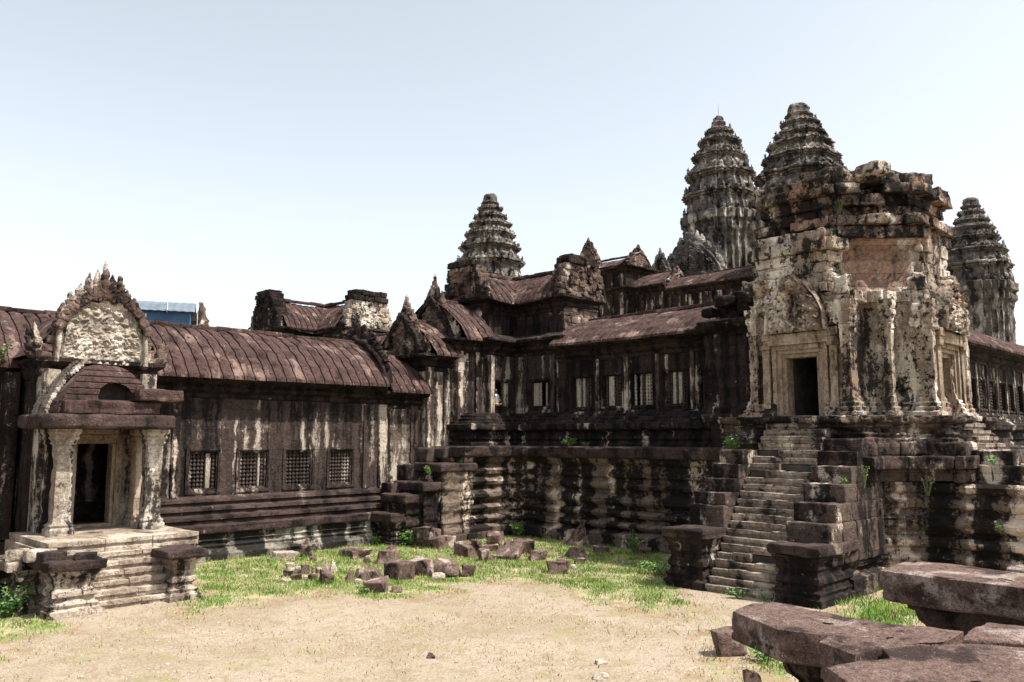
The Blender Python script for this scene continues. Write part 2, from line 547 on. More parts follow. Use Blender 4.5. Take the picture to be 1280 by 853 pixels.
def cover(x, y):
    p = Vector((x, y))
    d = max(sdist(p, q) for q in POLYS)
    nz = noise.noise((x * .8, y * .8, 0)) * .8 + noise.noise((x * 2.6, y * 2.6, 4)) * .5
    return max(0, min(1, .5 + d * .55 + nz * .75))


def gh(x, y):
    return .05 * noise.noise((x * .35, y * .35, 2)) + .015 * noise.noise((x * 1.7, y * 1.7, 7))


axis = [-3000, -600, -120, -40, -12] + [-4 + .3 * i for i in range(126)] + [38, 45, 60, 120, 600, 3000]
me = bpy.data.meshes.new('ground')
gv, gf, gc = [], [], []
na = len(axis)
for x in axis:
    for y in axis:
        inner = -4 <= x <= 34 and -4 <= y <= 34
        gv.append((x, y, gh(x, y) if inner else 0))
        gc.append(cover(x, y) if inner else .5)
for i in range(na - 1):
    for j in range(na - 1):
        a = i * na + j
        gf.append((a, a + na, a + na + 1, a + 1))
me.from_pydata(gv, [], gf)
at_ = me.color_attributes.new('grass_cover', 'FLOAT_COLOR', 'POINT')
at_.data.foreach_set('color', [q for c in gc for q in (c, c, c, 1)])
me.polygons.foreach_set('use_smooth', [True] * len(me.polygons))
m, t, b = nodes_of('courtyard_soil')
n = N(t)
P = n.new('ShaderNodeNewGeometry').outputs['Position']
cv = n.new('ShaderNodeAttribute', attribute_name='grass_cover').outputs['Fac']
f1, f2, f3 = n.noise(P, .35, 5, .6), n.noise(P, 2.2, 6, .65), n.noise(P, 14, 4, .7)
c = n.mix(n.step(f1, .42, .60), (.315, .258, .200), (.26, .208, .148))
c = n.mix(n.math('MULTIPLY', n.step(f2, .50, .64), .65), c, (.215, .155, .10))
c = n.mix(n.math('MULTIPLY', n.step(f3, .50, .62), .55), c, (.41, .352, .285))
c = n.mix(n.math('MULTIPLY', n.step(n.noise(P, 23, 4, .75), .52, .62), .75), c, (.17, .125, .07))
c = n.mix(n.math('MULTIPLY', n.step(n.noise(P, .75, 6, .75), .52, .64), .55), c, (.21, .20, .085))
c = n.mix(n.math('MULTIPLY', n.math('MULTIPLY', n.step(cv, .02, .30), n.step(n.noise(P, 1.3, 5, .7), .42, .60)), .75), c, (.225, .150, .085))
gcol = n.mix(n.step(n.noise(P, 1.1, 5, .65), .44, .58), (.11, .18, .04), (.35, .295, .18))
gcol = n.mix(n.math('MULTIPLY', n.step(f3, .52, .66), .6), gcol, (.45, .38, .24))
c = n.mix(n.math('MULTIPLY', n.step(n.math('ADD', cv, n.math('MULTIPLY', n.math('SUBTRACT', f2, .5), .9)), .35, .8), .85), c, gcol)
t.links.new(c, b.inputs['Base Color'])
b.inputs['Roughness'].default_value = .95
b.inputs['Specular IOR Level'].default_value = .1
hh = n.math('ADD', n.math('MULTIPLY', f3, .6), f2)
bp = n.new('ShaderNodeBump', {'Height': hh, 'Strength': .8, 'Distance': .09})
t.links.new(bp.outputs[0], b.inputs['Normal'])
me.materials.append(m)
ground = bpy.data.objects.new('ground', me)
col.objects.link(ground)
tag(ground, 'dry tan earth of the temple courtyard with worn grass', 'ground', kind='structure')

# ------------------------------------------------------------ temple pieces


def vault(fr, s0, s1, o_e, o_r, z_e, z_r, parent, rib=.47, amp=.10, ds=.042, crest=True, back=True, mat='roof', sag=0.0, nt_=24):
    """half of a corbelled stone roof, ribbed; eave at o_e, ridge at o_r"""
    mb = MB()
    a0, a1 = R(8), R(80)

    def pt(t, s, sgn):
        a = a0 + (a1 - a0) * t
        fo = (math.cos(a0) - math.cos(a)) / (math.cos(a0) - math.cos(a1))
        fz = (math.sin(a) - math.sin(a0)) / (math.sin(a1) - math.sin(a0))
        fo = .52 * t + .48 * fo
        fz = .52 * t + .48 * fz
        o = o_e + (o_r - o_e) * fo
        z = z_e + (z_r - z_e) * fz
        if sgn < 0: o = 2 * o_r - o
        u = (s / rib) % 1.0
        q = min(u, 1 - u)
        b = amp * (0 if q < .075 else .62 + .38 * math.sin(math.pi * (q - .075) / .85)) if amp else 0
        no, nz = math.cos(a * .9) * sgn, math.sin(a * .9)
        p = fr.p(s, o, z)
        b += .035 * fbm(p, .9, 3) + .02 * fbm(p, 4, 2)
        cb = math.floor(t * 5)
        b += .04 * (h3(math.floor(s / rib), cb, z_e) - .5) - .05 * ((t * 5) % 1)
        return p + fr.v(0, no * b, nz * b + sag * math.sin(math.pi * (s - s0) / (s1 - s0)))
    rows = []
    cuts = []
    r0 = math.floor(s0 / rib)
    while r0 * rib < s1:
        cuts += [(r0 + f) * rib for f in (0, .07, .08, .2, .35, .5, .65, .8, .92, .93)]
        r0 += 1
    cuts = [s0] + [q for q in cuts if s0 < q < s1] + [s1]
    for s in cuts:
        lip = pt(0, s, 1)
        rows.append([lip + fr.v(0, -.35, -.10), lip + fr.v(0, 0, -.12)] + [pt(j / nt_, s, 1) for j in range(nt_ + 1)])
    mb.grid(rows)
    if back:
        k2 = max(2, int((s1 - s0) / .5))
        rb = [[pt(j / 6, s0 + (s1 - s0) * i / k2, -1) for j in range(7)] for i in range(k2 + 1)]
        mb.grid(rb)
    ob = mb.build('roof', M[mat], parent)
    if crest:
        cb = MB()
        s = s0
        while s < s1 - .05:
            L = min(random.uniform(.5, 1.1), s1 - s)
            if random.random() > -1:
                frblock(cb, fr, s, s + L, o_r + .16, o_r - .16, z_r - .06, z_r + random.uniform(.09, .17), n=3, amp=.03)
            s += L
        cb.build('roof_ridge', M['roof'], ob)
    return ob


BAL = {}


def bal_mesh(h, r):
    key = (round(h, 2), r)
    if key not in BAL:
        mb = MB()
        pr = [(r * .9, 0), (r * .9, .06)]
        k = max(5, int(h / .17))
        for i in range(k):
            z0 = .06 + (h - .12) * i / k
            dz = (h - .12) / k
            pr += [(r * .62, z0 + .02 * dz), (r * .62, z0 + .16 * dz), (r, z0 + .3 * dz), (r * 1.04, z0 + .5 * dz), (r, z0 + .7 * dz), (r * .62, z0 + .86 * dz)]
        pr += [(r * .9, h - .06), (r * .9, h)]
        lathe(mb, (0, 0, 0), pr, 10)
        BAL[key] = mb
    return BAL[key]


def window(fr, s0, s1, z0, z1, parent, nb=7, missing=(), posts=(), pale=False, o=0, mat='wall', k=1.0):
    fm = MB()
    e1, e2, e3 = .09 * k, .05 * k, .06 * k
    ring(fm, fr, s0, s1, z0, z1, e1, o - .05, o + .05)
    ring(fm, fr, s0 + e1 + .002, s1 - e1 - .002, z0 + e1 + .002, z1 - e1 - .002, e2, o - .5, o + .02)
    ring(fm, fr, s0 + e1 + e2 + .004, s1 - e1 - e2 - .004, z0 + e1 + e2 + .004, z1 - e1 - e2 - .004, e3, o - .5, o - .06)
    f = fm.build('window', M[mat], parent)
    ii = e1 + e2 + e3
    a, b_ = s0 + ii, s1 - ii
    h = z1 - z0 - 2 * ii
    r = min(.085, (b_ - a) / nb * .44)
    for i in range(nb):
        if i in missing: continue
        q = fr.p(a + (b_ - a) * (i + .5) / nb, o - .2, z0 + ii)
        bm_ = MB()
        src = bal_mesh(h, r)
        bm_.add([(v[0] + q.x, v[1] + q.y, v[2] + q.z) for v in src.v], src.f)
        ob = bm_.build('baluster', M['baluster_pale' if (pale and i % 4 != 3) else 'baluster'], f, angle=60)
    for (u, wd) in posts:
        pm = MB()
        frblock(pm, fr, a + (b_ - a) * u - wd / 2, a + (b_ - a) * u + wd / 2, o - .12, o - .34, z0 + ii, z1 - ii, n=4, amp=.03, rnd=.1)
        pm.build('broken_post', M['baluster_pale'], f)
    return f


def leaf(mb, base, fr, w, h, d, rough=.03, lean=0.0, n=12):
    """one flame-shaped leaf of stone with a carved, broken surface"""
    lv = [(0, .62), (.08, .8), (.18, .93), (.27, .86), (.34, 1.0), (.45, .96), (.52, .8), (.6, .84), (.7, .66), (.78, .48), (.86, .42), (.94, .2), (1, .03)]
    rows = []
    fq = 2.6 / max(.12, w)
    for i in range(n):
        a = 2 * math.pi * i / n
        ca, sa = math.cos(a), math.sin(a)
        row = []
        for t, r in lv:
            p = Vector(base) + fr.v(ca * r * w / 2 + lean * t * h, sa * r * d / 2, t * h)
            nz = (rough + .10 * w) * fbm(p, fq, 3)
            row.append(p + fr.v(ca * nz, sa * nz, .5 * nz))
        rows.append(row)
    mb.grid(rows, True)


def pediment(fr, sc, o, zb, wd, h, parent, thick=.5, pw=1.75, band=None, leaves=9, cut=None, mat='pediment', nu=64, nv=40, rel=.07, low=.26, lk=1.0, fringe=True, lmat='pediment', sub=True, name='pediment'):
    """fronton: carved tympanum inside a lobed border, flame leaves along the top"""
    mb = MB()
    hb = h * (.78 if leaves else 1.0)

    def top(u):
        a = abs(u)
        v = low + (1 - low) * max(0, 1 - a ** pw) ** .9
        v += .035 * math.cos(a * 17) * (1 - a)
        v *= hb
        if cut is not None:
            v = min(v, cut * h * (1 + .10 * noise.noise((u * 3.1 + sc, zb, 1)) + .05 * (h3(math.floor(u * 5), 3) - .5)))
        return v
    fr_, bk = [], []
    for i in range(nu + 1):
        u = -1 + 2 * i / nu
        tp = top(u)
        A, B_ = [], []
        for j in range(nv + 1):
            v = j / nv
            z = zb + tp * v
            s = sc + u * wd / 2 * (1 - .05 * v)
            p = fr.p(s, o, z)
            # distance to the outline
            de = min((1 - v) * tp, (1 - abs(u)) * wd / 2 + .02)
            bw = .13 * wd / 2
            e = 0
            if de < bw:
                e = .14 * math.sin(math.pi * min(1, max(0, de / bw))) ** .6
            elif de < bw * 1.35:
                e = -.03
            else:
                e = rel * (1.6 * abs(noise.noise(p * 3.2)) + 1.7 * abs(noise.noise(p * 6.5)) + 1.0 * abs(noise.noise(p * 13)) - .3)
            e += .05 * fbm(p, 1.3, 2) + .02 * noise.noise(p * 6)
            A.append(p + fr.v(0, e, 0))
            B_.append(fr.p(s, o - thick, z))
        fr_.append(A)
        bk.append(B_)
    mb.grid(fr_)
    mb.grid(bk)
    mb.grid([[a[-1] for a in fr_], [b_[-1] for b_ in bk]])
    mb.grid([fr_[0], bk[0]])
    mb.grid([fr_[-1], bk[-1]])
    ob = mb.build(name, M[mat], parent)
    if band:
        bm_ = MB()
        pts = [fr.p(sc + u * wd / 2 * (.95 if abs(u) < 1 else .97), o + .06, zb + top(u) - .10) for u in [-1 + i / 30 for i in range(61)]]
        for i, p in enumerate(pts):
            d = (pts[min(60, i + 1)] - pts[max(0, i - 1)])
            if i % 2 == 0 and i < 60:
                L = (pts[min(60, i + 2)] - p).length
                a_ = math.atan2(d.z, d.dot(Vector((fr.d.x, fr.d.y, 0))))
                Mx = Matrix(((fr.d.x, fr.n.x, 0), (fr.d.y, fr.n.y, 0), (0, 0, 1))) @ Matrix.Rotation(-a_, 3, 'Y')
                rock(bm_, (p + pts[min(60, i + 2)]) / 2, (L * 1.15, .34, .30), Mx, n=6, rnd=.25, amp=.05, freq=3)
        bm_.build('lobed_band', M[band], ob)
    if leaves:
        lm = MB()
        for i in range(leaves):
            u = -1 + 2 * (i + .5) / leaves
            c_ = 1 - abs(u)
            tp = top(u)
            lh = h * (.15 + .19 * c_ ** 2) * random.uniform(.88, 1.08) * lk
            lw = wd / leaves * (1.0 + .1 * c_)
            leaf(lm, fr.p(sc + u * wd / 2 * .97, o - thick * .35, zb + tp - .16 * lh), fr, lw * 1.05, lh, thick * .75, rough=.04, lean=-.12 * u)
            if fringe:
                for sg in (-1, 1):
                    leaf(lm, fr.p(sc + u * wd / 2 * .97 + sg * lw * .42, o - thick * .30, zb + top(max(-1, min(1, u + sg * .8 / leaves))) - .22 * lh), fr, lw * .62, lh * .62, thick * .6, rough=.05, lean=.05 * sg, n=8)
        lm.build('flame_leaves', M[lmat], ob if sub else parent)
    return ob


def gable_blocks(fr, sc, o, zb, wd, h, parent, mat, capmat, name='gable', tap=.35, dep=.8):
    mb, cb = MB(), MB()
    z = zb
    while z < zb + h - .05:
        hh = min(random.uniform(.30, .44), zb + h - z)
        t_ = (z - zb) / h
        hw = wd / 2 * (1 - tap * t_ ** 1.6)
        cap = t_ > .78
        s = -hw - (.1 if cap else 0)
        while s < hw - .08:
            L = min(random.uniform(.4, .85), hw + (.1 if cap else 0) - s)
            if not (cap and random.random() < .06):
                frblock(cb if cap else mb, fr, sc + s, sc + s + L - .012, o + random.uniform(-.06, .06) + (.12 if cap else 0), o - dep, z, z + hh - .01, n=6, amp=.07, rnd=.10)
            s += L
        z += hh
    # carved lumps where the tympanum relief survives
    for _ in range(int(7 * wd)):
        t_ = random.uniform(.05, .75)
        frblock(mb, fr, *(lambda c, w_: (c - w_, c + w_))(sc + random.uniform(-.4, .4) * wd * (1 - tap * t_), random.uniform(.08, .2)), o + random.uniform(.05, .16), o - .2, zb + h * t_, zb + h * t_ + random.uniform(.15, .4), n=6, amp=.08, rnd=.16, freq=3)
    g = mb.build(name, M[mat], parent)
    cb.build('gable_cap', M[capmat], g)
    return g


def scrolls(mb, fr, s, o, z, w_, h_, sgn):
    """the naga-head ornament at the low corner of a fronton"""
    for i, (du, hh) in enumerate(((0, 1), (.35, .8), (-.3, .62))):
        leaf(mb, fr.p(s + sgn * du * w_, o - .1 * i, z), fr, w_ * .55, h_ * hh, w_ * .5, rough=.07, lean=.15 * sgn)


CORN = [(0, -.85), (.08, -.8), (.1, -.65), (.26, -.58), (.34, -.5), (.34, -.42), (.24, -.36), (.3, -.28), (.55, -.2), (.72, -.14), (.74, -.02), (.5, .02)]
BASE = [(.86, 0), (.62, .02), (.60, .14), (.70, .20), (.70, .32), (.48, .38), (.44, .48), (.55, .54), (.52, .66), (.30, .72), (.28, .82), (.37, .86), (.35, .96), (.10, 1.0), (0, 1.08)]


def shift(pr, dz, do=0, k=1.0):
    return [(o * k + do, z + dz) for o, z in pr]


# ---- long gallery on the left
GL = thing('gallery', 'long low gallery with ribbed vaulted roof and baluster windows right of the entrance porch', 'gallery', (12, 34.2, 0))
fL = facing_right(0, 32.2)
wins = [(5.2, 6.5), (7.0, 8.0), (11.85, 13.13), (14.06, 15.55), (16.18, 17.69), (18.29, 19.91), (20.48, 21.98)]
mb = MB()
wallsheet(mb, fL, -4, 23.3, 2.4, 6.75, [(a + .06, b_ - .06, 2.58, 4.22) for a, b_ in wins], .5)
wallsheet(mb, Fr((0, 36.2), (1, 0), (0, 1)), -4, 25.9, 0, 6.75, (), .4, 1.0)
frbox(mb, fL, -4, 25.9, -.5, -3.6, 2.2, 2.35)
mb.build('wall', M['wall'], GL)
mb = MB()
wallsheet(mb, fL, 23.304, 25.9, 2.4, 6.75, (), .5)
mb.build('end_wall', M['weather'], GL)
mb = MB()
for x, wd in ((13.62, .3), (22.55, .3), (23.5, .5), (25.35, .4)):          # flat pilasters on the wall
    mb = MB()
    frblock(mb, fL, x - wd / 2, x + wd / 2, .08, -.1, 2.4, 6.3, n=8, amp=.02, rnd=.05)
    mb.build('pilaster', M['pilaster'], GL)
for i, (a, b_) in enumerate(wins):
    window(fL, a, b_, 2.5, 4.3, GL, 7, missing={3: (4, 5), 4: (5,)}.get(i, ()), posts={3: ((.72, .2),), 4: ((.78, .08),)}.get(i, ()))
mb = MB()
sweep(mb, [(-4, 31.4), (24.7, 31.4)], [(.45, 0), (.45, .26), (.26, .34), (.22, .4), (.12, .46), (.16, .56), (.05, .62), (.05, .72), (.10, .76), (.05, .82), (.05, .95), (.14, 1.03)], amp=.025, pstep=.07)
mb.build('plinth', M['plinth_pale'], GL)
mb = MB()
sweep(mb, [(-4, 31.4), (24.7, 31.4)], [(.02, 1.02), (.20, 1.04), (.22, 1.08), (.22, 1.32), (.18, 1.35), (-.9, 1.36)], amp=.02, pstep=.1)
mb.build('ledge', M['ledge'], GL)
mb = MB()
sweep(mb, [(-4, 32.2), (25.6, 32.2)], shift(BASE, 1.34), amp=.015, chip=.03, blk=.006, pstep=.06)
mb.build('base_moulding', M['ledge'], GL)
mb = MB()
sweep(mb, [(-4, 32.2), (23.25, 32.2)], shift(CORN, 7.16), amp=.03, chip=.06, pstep=.07, step=.2)
sweep(mb, [(23.25, 32.2), (25.9, 32.2)], shift(CORN, 6.92, -.05), amp=.03, chip=.06, pstep=.07, step=.2)
mb.build('cornice', M['cornice'], GL)
vault(fL, -4, 23.2, .8, -2.0, 7.2, 9.36, GL, sag=-.04)
vault(fL, 23.45, 25.9, .7, -1.9, 6.96, 8.95, GL)
# the fronton end between the two roofs, seen edge-on
fGe = facing_left(23.3, 34.2)
pediment(fGe, 0, .1, 7.3, 5.4, 3.1, GL, thick=.35, leaves=9, mat='cornice', lmat='cornice')

# ---- entrance porch on the left
PX = 9.7
EP = thing('entrance_porch', 'pale columned entrance porch with dark doorway and flame edged pediment on the left', 'porch', (PX, 29.3, 0))
fP = facing_right(0, 29.3)
mb = MB()
wallsheet(mb, fP, 8.0, 11.5, 1.4, 7.5, [(9.1, 10.3, 1.85, 4.6)], .5, step=.25)
mb.build('wall', M['pale'], EP)
mb = MB()
wallsheet(mb, Fr((8.0, 0), (0, -1), (-1, 0)), -32.3, -29.32, 1.4, 7.5, (), .4)
wallsheet(mb, Fr((11.5, 0), (0, 1), (1, 0)), 29.32, 32.3, 1.4, 7.5, (), .4)
mb.build('side_wall', M['dark'], EP)
mb = MB()
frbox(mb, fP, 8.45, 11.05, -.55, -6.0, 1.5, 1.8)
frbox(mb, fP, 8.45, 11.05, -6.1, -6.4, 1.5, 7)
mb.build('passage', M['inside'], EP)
mb = MB()
ring(mb, fP, 8.85, 10.55, 1.6, 4.82, .2, -.2, .16)
ring(mb, fP, 9.052, 10.348, 1.802, 4.618, .1, -.3, .08)
df = mb.build('door_frame', M['door'], EP)
mb = MB()
frblock(mb, fP, 8.75, 10.65, .26, .0, 4.84, 5.3, n=5, amp=.03)
mb.build('lintel', M['door'], EP)
mb = MB()
sweep(mb, [(8.0, 32.2), (8.0, 29.3), (11.5, 29.3), (11.5, 32.2)], shift(CORN, 7.3, 0, .4), amp=.05, chip=.08, pstep=.08, step=.18, cap=0)
mb.build('cornice', M['cornice'], EP)
# vault running back into the gallery roof
vault(Fr((0, 0), (0, 1), (1, 0)), 29.35, 33.5, 11.7, PX, 7.35, 9.3, EP, crest=False)
pediment(fP, PX, .25, 7.15, 2.95, 3.05, EP, thick=.6, leaves=11, mat='tympanum', rel=.075, low=.50, lk=1.2, fringe=False, pw=2.7, band='pediment', nu=100, nv=90)
for sgn in (-1, 1):
    mb = MB()
    for q in range(5):
        frblock(mb, fP, PX + sgn * (1.60 - .11 * q) - .25, PX + sgn * (1.60 - .11 * q) + .25, .18, -.4, 7.2 + .27 * q, 7.46 + .27 * q, n=7, amp=.06, rnd=.12, freq=3)
    mb.build('pediment_shoulder', M['pediment'], EP)
mb = MB()
for sgn in (-1, 1):
    mb = MB()
    scrolls(mb, fP, PX + sgn * 1.9, .1, 7.25, .5, 1.0 if sgn > 0 else 1.15, sgn)
    mb.build('naga_ornament', M['pediment'], EP)
# side pilasters that step back to the gallery
mb = MB()
for x, y, wd in ((7.65, 31.2, .4), (11.75, 31.3, .35), (8.2, 29.1, .5), (11.25, 29.1, .5)):
    mb = MB()
    frblock(mb, facing_right(0, y), x - wd / 2, x + wd / 2, .15, -.6, 1.4, 6.9, n=7, amp=.03, rnd=.05)
    mb.build('pilaster', M['dark' if x < 8 else 'pale'], EP)
# columns


def column(fr, s, o, z0, z1, wd, parent, mat='pale'):
    mb = MB()
    h = z1 - z0
    c = fr.p(s, o, 0)
    x, y = c.x, c.y
    q = wd / 2
    sweep(mb, [(x - q, y - q), (x + q, y - q), (x + q, y + q), (x - q, y + q)],
          [(.10, z0), (.10, z0 + .18), (.05, z0 + .24), (.08, z0 + .3), (.02, z0 + .38), (0, z0 + .45), (-.02, z0 + h * .6), (-.01, z1 - .5), (.05, z1 - .44), (.03, z1 - .36), (.09, z1 - .28), (.06, z1 - .2), (.13, z1 - .1), (.13, z1)],
          closed=True, step=.12, pstep=.1, amp=.012, chip=.03, blk=0)
    mb.build('column', M[mat], parent)


for x in (8.22, 10.9):
    column(fP, x, 1.8, 1.8, 4.98, .50, EP)
for x in (8.3, 11.0):
    column(fP, x, .52, 1.8, 4.98, .46, EP, 'door' if x > 9 else 'pilaster')
mb = MB()
frblock(mb, fP, 7.3, 11.25, 2.75, 1.4, 4.98, 5.42, n=9, amp=.05, rnd=.2)
frblock(mb, fP, 7.35, 8.6, 1.4, .1, 5.0, 5.4, n=5, amp=.04)
frblock(mb, fP, 10.4, 11.2, 1.4, .1, 5.0, 5.4, n=5, amp=.04)
eb = mb.build('entablature', M['ledge'], EP)
mb = MB()
frblock(mb, fP, 7.95, 10.8, 2.55, 1.0, 5.43, 5.84, n=9, amp=.07, rnd=.12)
frblock(mb, fP, 10.0, 11.5, 2.75, 1.1, 5.86, 6.24, n=8, amp=.08, rnd=.12, taper=.05)
NZ, NS_ = 48, 64


def proof(i, j):
    t_ = i / NZ
    z = 5.43 + 1.58 * t_
    rt = max(0, (t_ - .90) / .10)
    xl = 7.85 + 1.0 * t_ ** 1.5 + .22 * rt ** 2
    xr = 10.62 - .75 * t_ ** 2.4 - .25 * rt ** 2
    s_ = xl + (xr - xl) * j / NS_
    ph = (t_ * 8) % 1.0
    crs = math.floor(t_ * 8)
    o = 2.32 - .05 * crs - .35 * t_ ** 4 - (.035 if ph < .10 or ph > .97 else 0) + .05 * (h3(math.floor(s_ / .8 + .5 * (crs % 2)), crs, 8) - .5)
    p = fP.p(s_, o, z)
    return p + fP.v(0, .03 * fbm(p, 2.4, 3), 0)


pv = [[proof(i, j) for j in range(NS_ + 1)] for i in range(NZ + 1)]
vs = [p for r in pv for p in r]
fs = []
for i in range(NZ):
    for j in range(NS_):
        c_ = pv[i][j]
        arch = 6.0 + .42 * max(0, 1 - ((c_.x - 9.5) / .52) ** 2) ** .5 if abs(c_.x - 9.5) < .52 else 0
        if 5.86 < c_.z < arch: continue
        a_ = i * (NS_ + 1) + j
        fs.append((a_, a_ + 1, a_ + NS_ + 2, a_ + NS_ + 1))
mb.add(vs, fs)
bk = lambda p: Vector((p.x, 29.2, p.z))
mb.grid([[r[0] for r in pv], [bk(r[0]) for r in pv]])
mb.grid([[r[-1] for r in pv], [bk(r[-1]) for r in pv]])
mb.grid([pv[-1], [bk(p) for p in pv[-1]]])
mb.build('porch_roof', M['roof'], EP)
mb = MB()
frblock(mb, fP, 8.7, 10.3, 1.5, .3, 5.5, 6.6, n=4, amp=.04)
mb.build('roof_hollow', M['inside'], EP)
# scar of the lost roof on the pediment wall
mb = MB()
for i in range(20):
    t_ = i / 19
    x = 7.83 + 1.0 * t_ ** 1.5
    z = 5.5 + 1.6 * t_
    frblock(mb, fP, x - .07, x + .02, 1.4, .05, z - .06, z + .08, n=4, amp=.03)
mb.build('roof_scar', M['pale'], EP)

# platform, steps and coping pedestals in front of the porch
PS = thing('porch_steps', 'worn pale steps between two moulded pedestals leading up to the columned porch', 'steps', (9.4, 25, 0))
mb = MB()
frbox(mb, fP, 7.3, 11.7, 3.5, -.1, .3, 1.6)
for s, L in ((7.4, 1.5), (8.91, 1.35), (10.27, 1.4)):
    frblock(mb, fP, s, s + L, 3.78, 1.9, 1.66, 1.8, n=8, amp=.035, rnd=.12)
    frblock(mb, fP, s + .02, s + L + .02, 3.70, 1.9, 1.55, 1.67, n=8, amp=.03, rnd=.10)
    frblock(mb, fP, s, s + L, 3.76, 1.9, 1.42, 1.56, n=8, amp=.03, rnd=.12)
    frblock(mb, fP, s, s + L, 1.9, -.1, 1.5, 1.8, n=6, amp=.02, rnd=.04)
mb.build('platform', M['step'], PS)
mb = MB()
fSt = facing_right(0, 24.45)
for i in range(6):
    z1 = .242 * (i + 1)
    s = 8.35
    while s < 10.3:
        L = min(random.uniform(.9, 1.7), 10.4 - s)
        if 10.4 - s - L < .4: L = 10.4 - s
        j = random.uniform(-.015, .02)
        frblock(mb, fSt, s, s + L - .012, -.17 * i + j, -.17 * i - .6, z1 - .14, z1 + random.uniform(-.02, .01), n=8, amp=.03, rnd=.10)
        frblock(mb, fSt, s, s + L - .006, -.17 * i + j - .05, -.17 * i - .6, z1 - .245, z1 - .135, n=8, amp=.02, rnd=.10)
        s += L
for s, L in ((8.45, .8), (9.27, .6), (9.9, .5)):
    frblock(mb, fSt, s, s + L, -.95, -1.6, 1.2, 1.44, n=4, amp=.03)
mb.build('steps', M['step'], PS)
PEDP = [(.16, 0), (.16, .16), (.06, .22), (.10, .30), (.0, .36), (-.04, .44), (.04, .5), (.04, .62), (-.04, .68), (-.04, .78), (.02, .84), (0, .95), (.06, 1.02), (.12, 1.12)]


def rect(x0, x1, y0, y1):
    return [(x0, y0), (x1, y0), (x1, y1), (x0, y1)]


def pedestal(x0, x1, y0, y1, h, parent, mat, capmat, over=.16, name='pedestal', capt=.24):
    mb = MB()
    k = (h - capt) / 1.12
    sweep(mb, rect(x0 + .1, x1 - .1, y0 + .1, y1 - .1), [(o, z * k) for o, z in PEDP], closed=True, step=.18, pstep=.06, amp=.03, chip=.06, blk=.02)
    p = mb.build(name, M[mat], parent)
    mb = MB()
    rock(mb, ((x0 + x1) / 2, (y0 + y1) / 2, h - capt / 2), (x1 - x0 + over * 2 - .1, y1 - y0 + over * 2 - .1, capt), n=8, amp=.05, rnd=.18, freq=3)
    mb.build('coping', M[capmat], p)
    return p


pedestal(7.1, 8.35, 24.1, 25.9, 1.44, PS, 'pedestal', 'ledge')
pedestal(10.3, 11.15, 24.2, 25.6, 1.46, PS, 'pedestal', 'ledge', over=.22)
mb = MB()
sweep(mb, [(5.6, 26.6), (6.7, 26.6), (6.7, 25.4), (7.1, 25.4)], [(o, z * 1.05) for o, z in PEDP], step=.2, pstep=.06, amp=.04, chip=.07, blk=.02)
for x, y, sx, sy in ((6.3, 26.9, 1.3, 1.0), (6.85, 26.2, .9, 1.1)):
    rock(mb, (x, y, 1.24), (sx, sy, .26), rotz(.1), n=5, amp=.05)
mb.build('side_wall', M['pedestal'], PS)

# ---- corner pavilion where the galleries meet
CP = thing('corner_pavilion', 'dark two storeyed corner pavilion with cross roof and stepped pediments between the two galleries', 'pavilion', (33.7, 33.7, 0))
f3, f4, fm_ = facing_right(0, 31.8), facing_right(0, 31.4), facing_right(0, 31.0)
fr_ = facing_left(31.3, 0)
mb = MB()
wallsheet(mb, Fr((25.75, 0), (0, -1), (-1, 0)), -36, -31.8, 5, 8.4, (), .3)
wallsheet(mb, Fr((27.4, 0), (0, -1), (-1, 0)), -36, -31.4, 4.2, 9.3, (), .3)
wallsheet(mb, fm_, 29.35, 31.3, 4.3, 9.4, [(29.68, 31.02, 6.25, 7.72)], .45)
wallsheet(mb, fr_, -31.0, -27.7, 4.3, 9.4, [(-29.95, -28.6, 6.25, 7.7)], .45)
wallsheet(mb, Fr((0, 27.7), (1, 0), (0, -1)), 31.3, 36.2, 4.3, 9.9, (), .4)
wallsheet(mb, Fr((36.2, 0), (0, 1), (1, 0)), 27.7, 36, 4.3, 9.9, (), .4, 1)
wallsheet(mb, Fr((0, 36.4), (1, 0), (0, 1)), 25.8, 36.2, 0, 9.9, (), .4, 1)
mb.build('wall', M['wall'], CP)
mb = MB()
wallsheet(mb, f3, 25.75, 27.4, 2.2, 8.4)
mb.build('step_wall', M['weather'], CP)
mb = MB()
wallsheet(mb, f4, 27.4, 29.5, 4.2, 9.3)
mb.build('step_wall', M['pilaster'], CP)
mb = MB()
for f, s, wd, z0, z1 in ((f3, 26.0, .45, 3.2, 8.3), (f3, 27.1, .4, 3.2, 8.3), (f4, 27.65, .4, 4.9, 9.2), (f4, 28.9, .4, 4.9, 9.2), (fm_, 29.5, .25, 6, 9), (fr_, -28.3, .35, 6, 9), (fr_, -27.85, .3, 4.6, 9.6)):
    mb = MB()
    frblock(mb, f, s - wd / 2, s + wd / 2, .1, -.1, z0, z1, n=8, amp=.03, rnd=.05)
    mb.build('pilaster', M['pilaster'], CP)
window(fm_, 29.62, 31.08, 6.17, 7.8, CP, 6, missing=(0, 1, 2, 4, 5), posts=((.82, .3),), mat='dark')
window(fr_, -30.0, -28.55, 6.17, 7.78, CP, 6, missing=(0, 1, 3, 4, 5), posts=((.16, .34), (.9, .2)), mat='dark', pale=True)
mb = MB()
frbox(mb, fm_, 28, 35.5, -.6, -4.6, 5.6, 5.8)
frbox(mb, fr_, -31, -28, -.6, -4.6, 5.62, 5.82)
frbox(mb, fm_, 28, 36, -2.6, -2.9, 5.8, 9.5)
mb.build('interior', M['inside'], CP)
mb = MB()
sweep(mb, [(25.75, 34.5), (25.75, 31.8), (27.4, 31.8)], shift(CORN, 8.85, 0, .8), amp=.04, chip=.07, pstep=.07, step=.2)
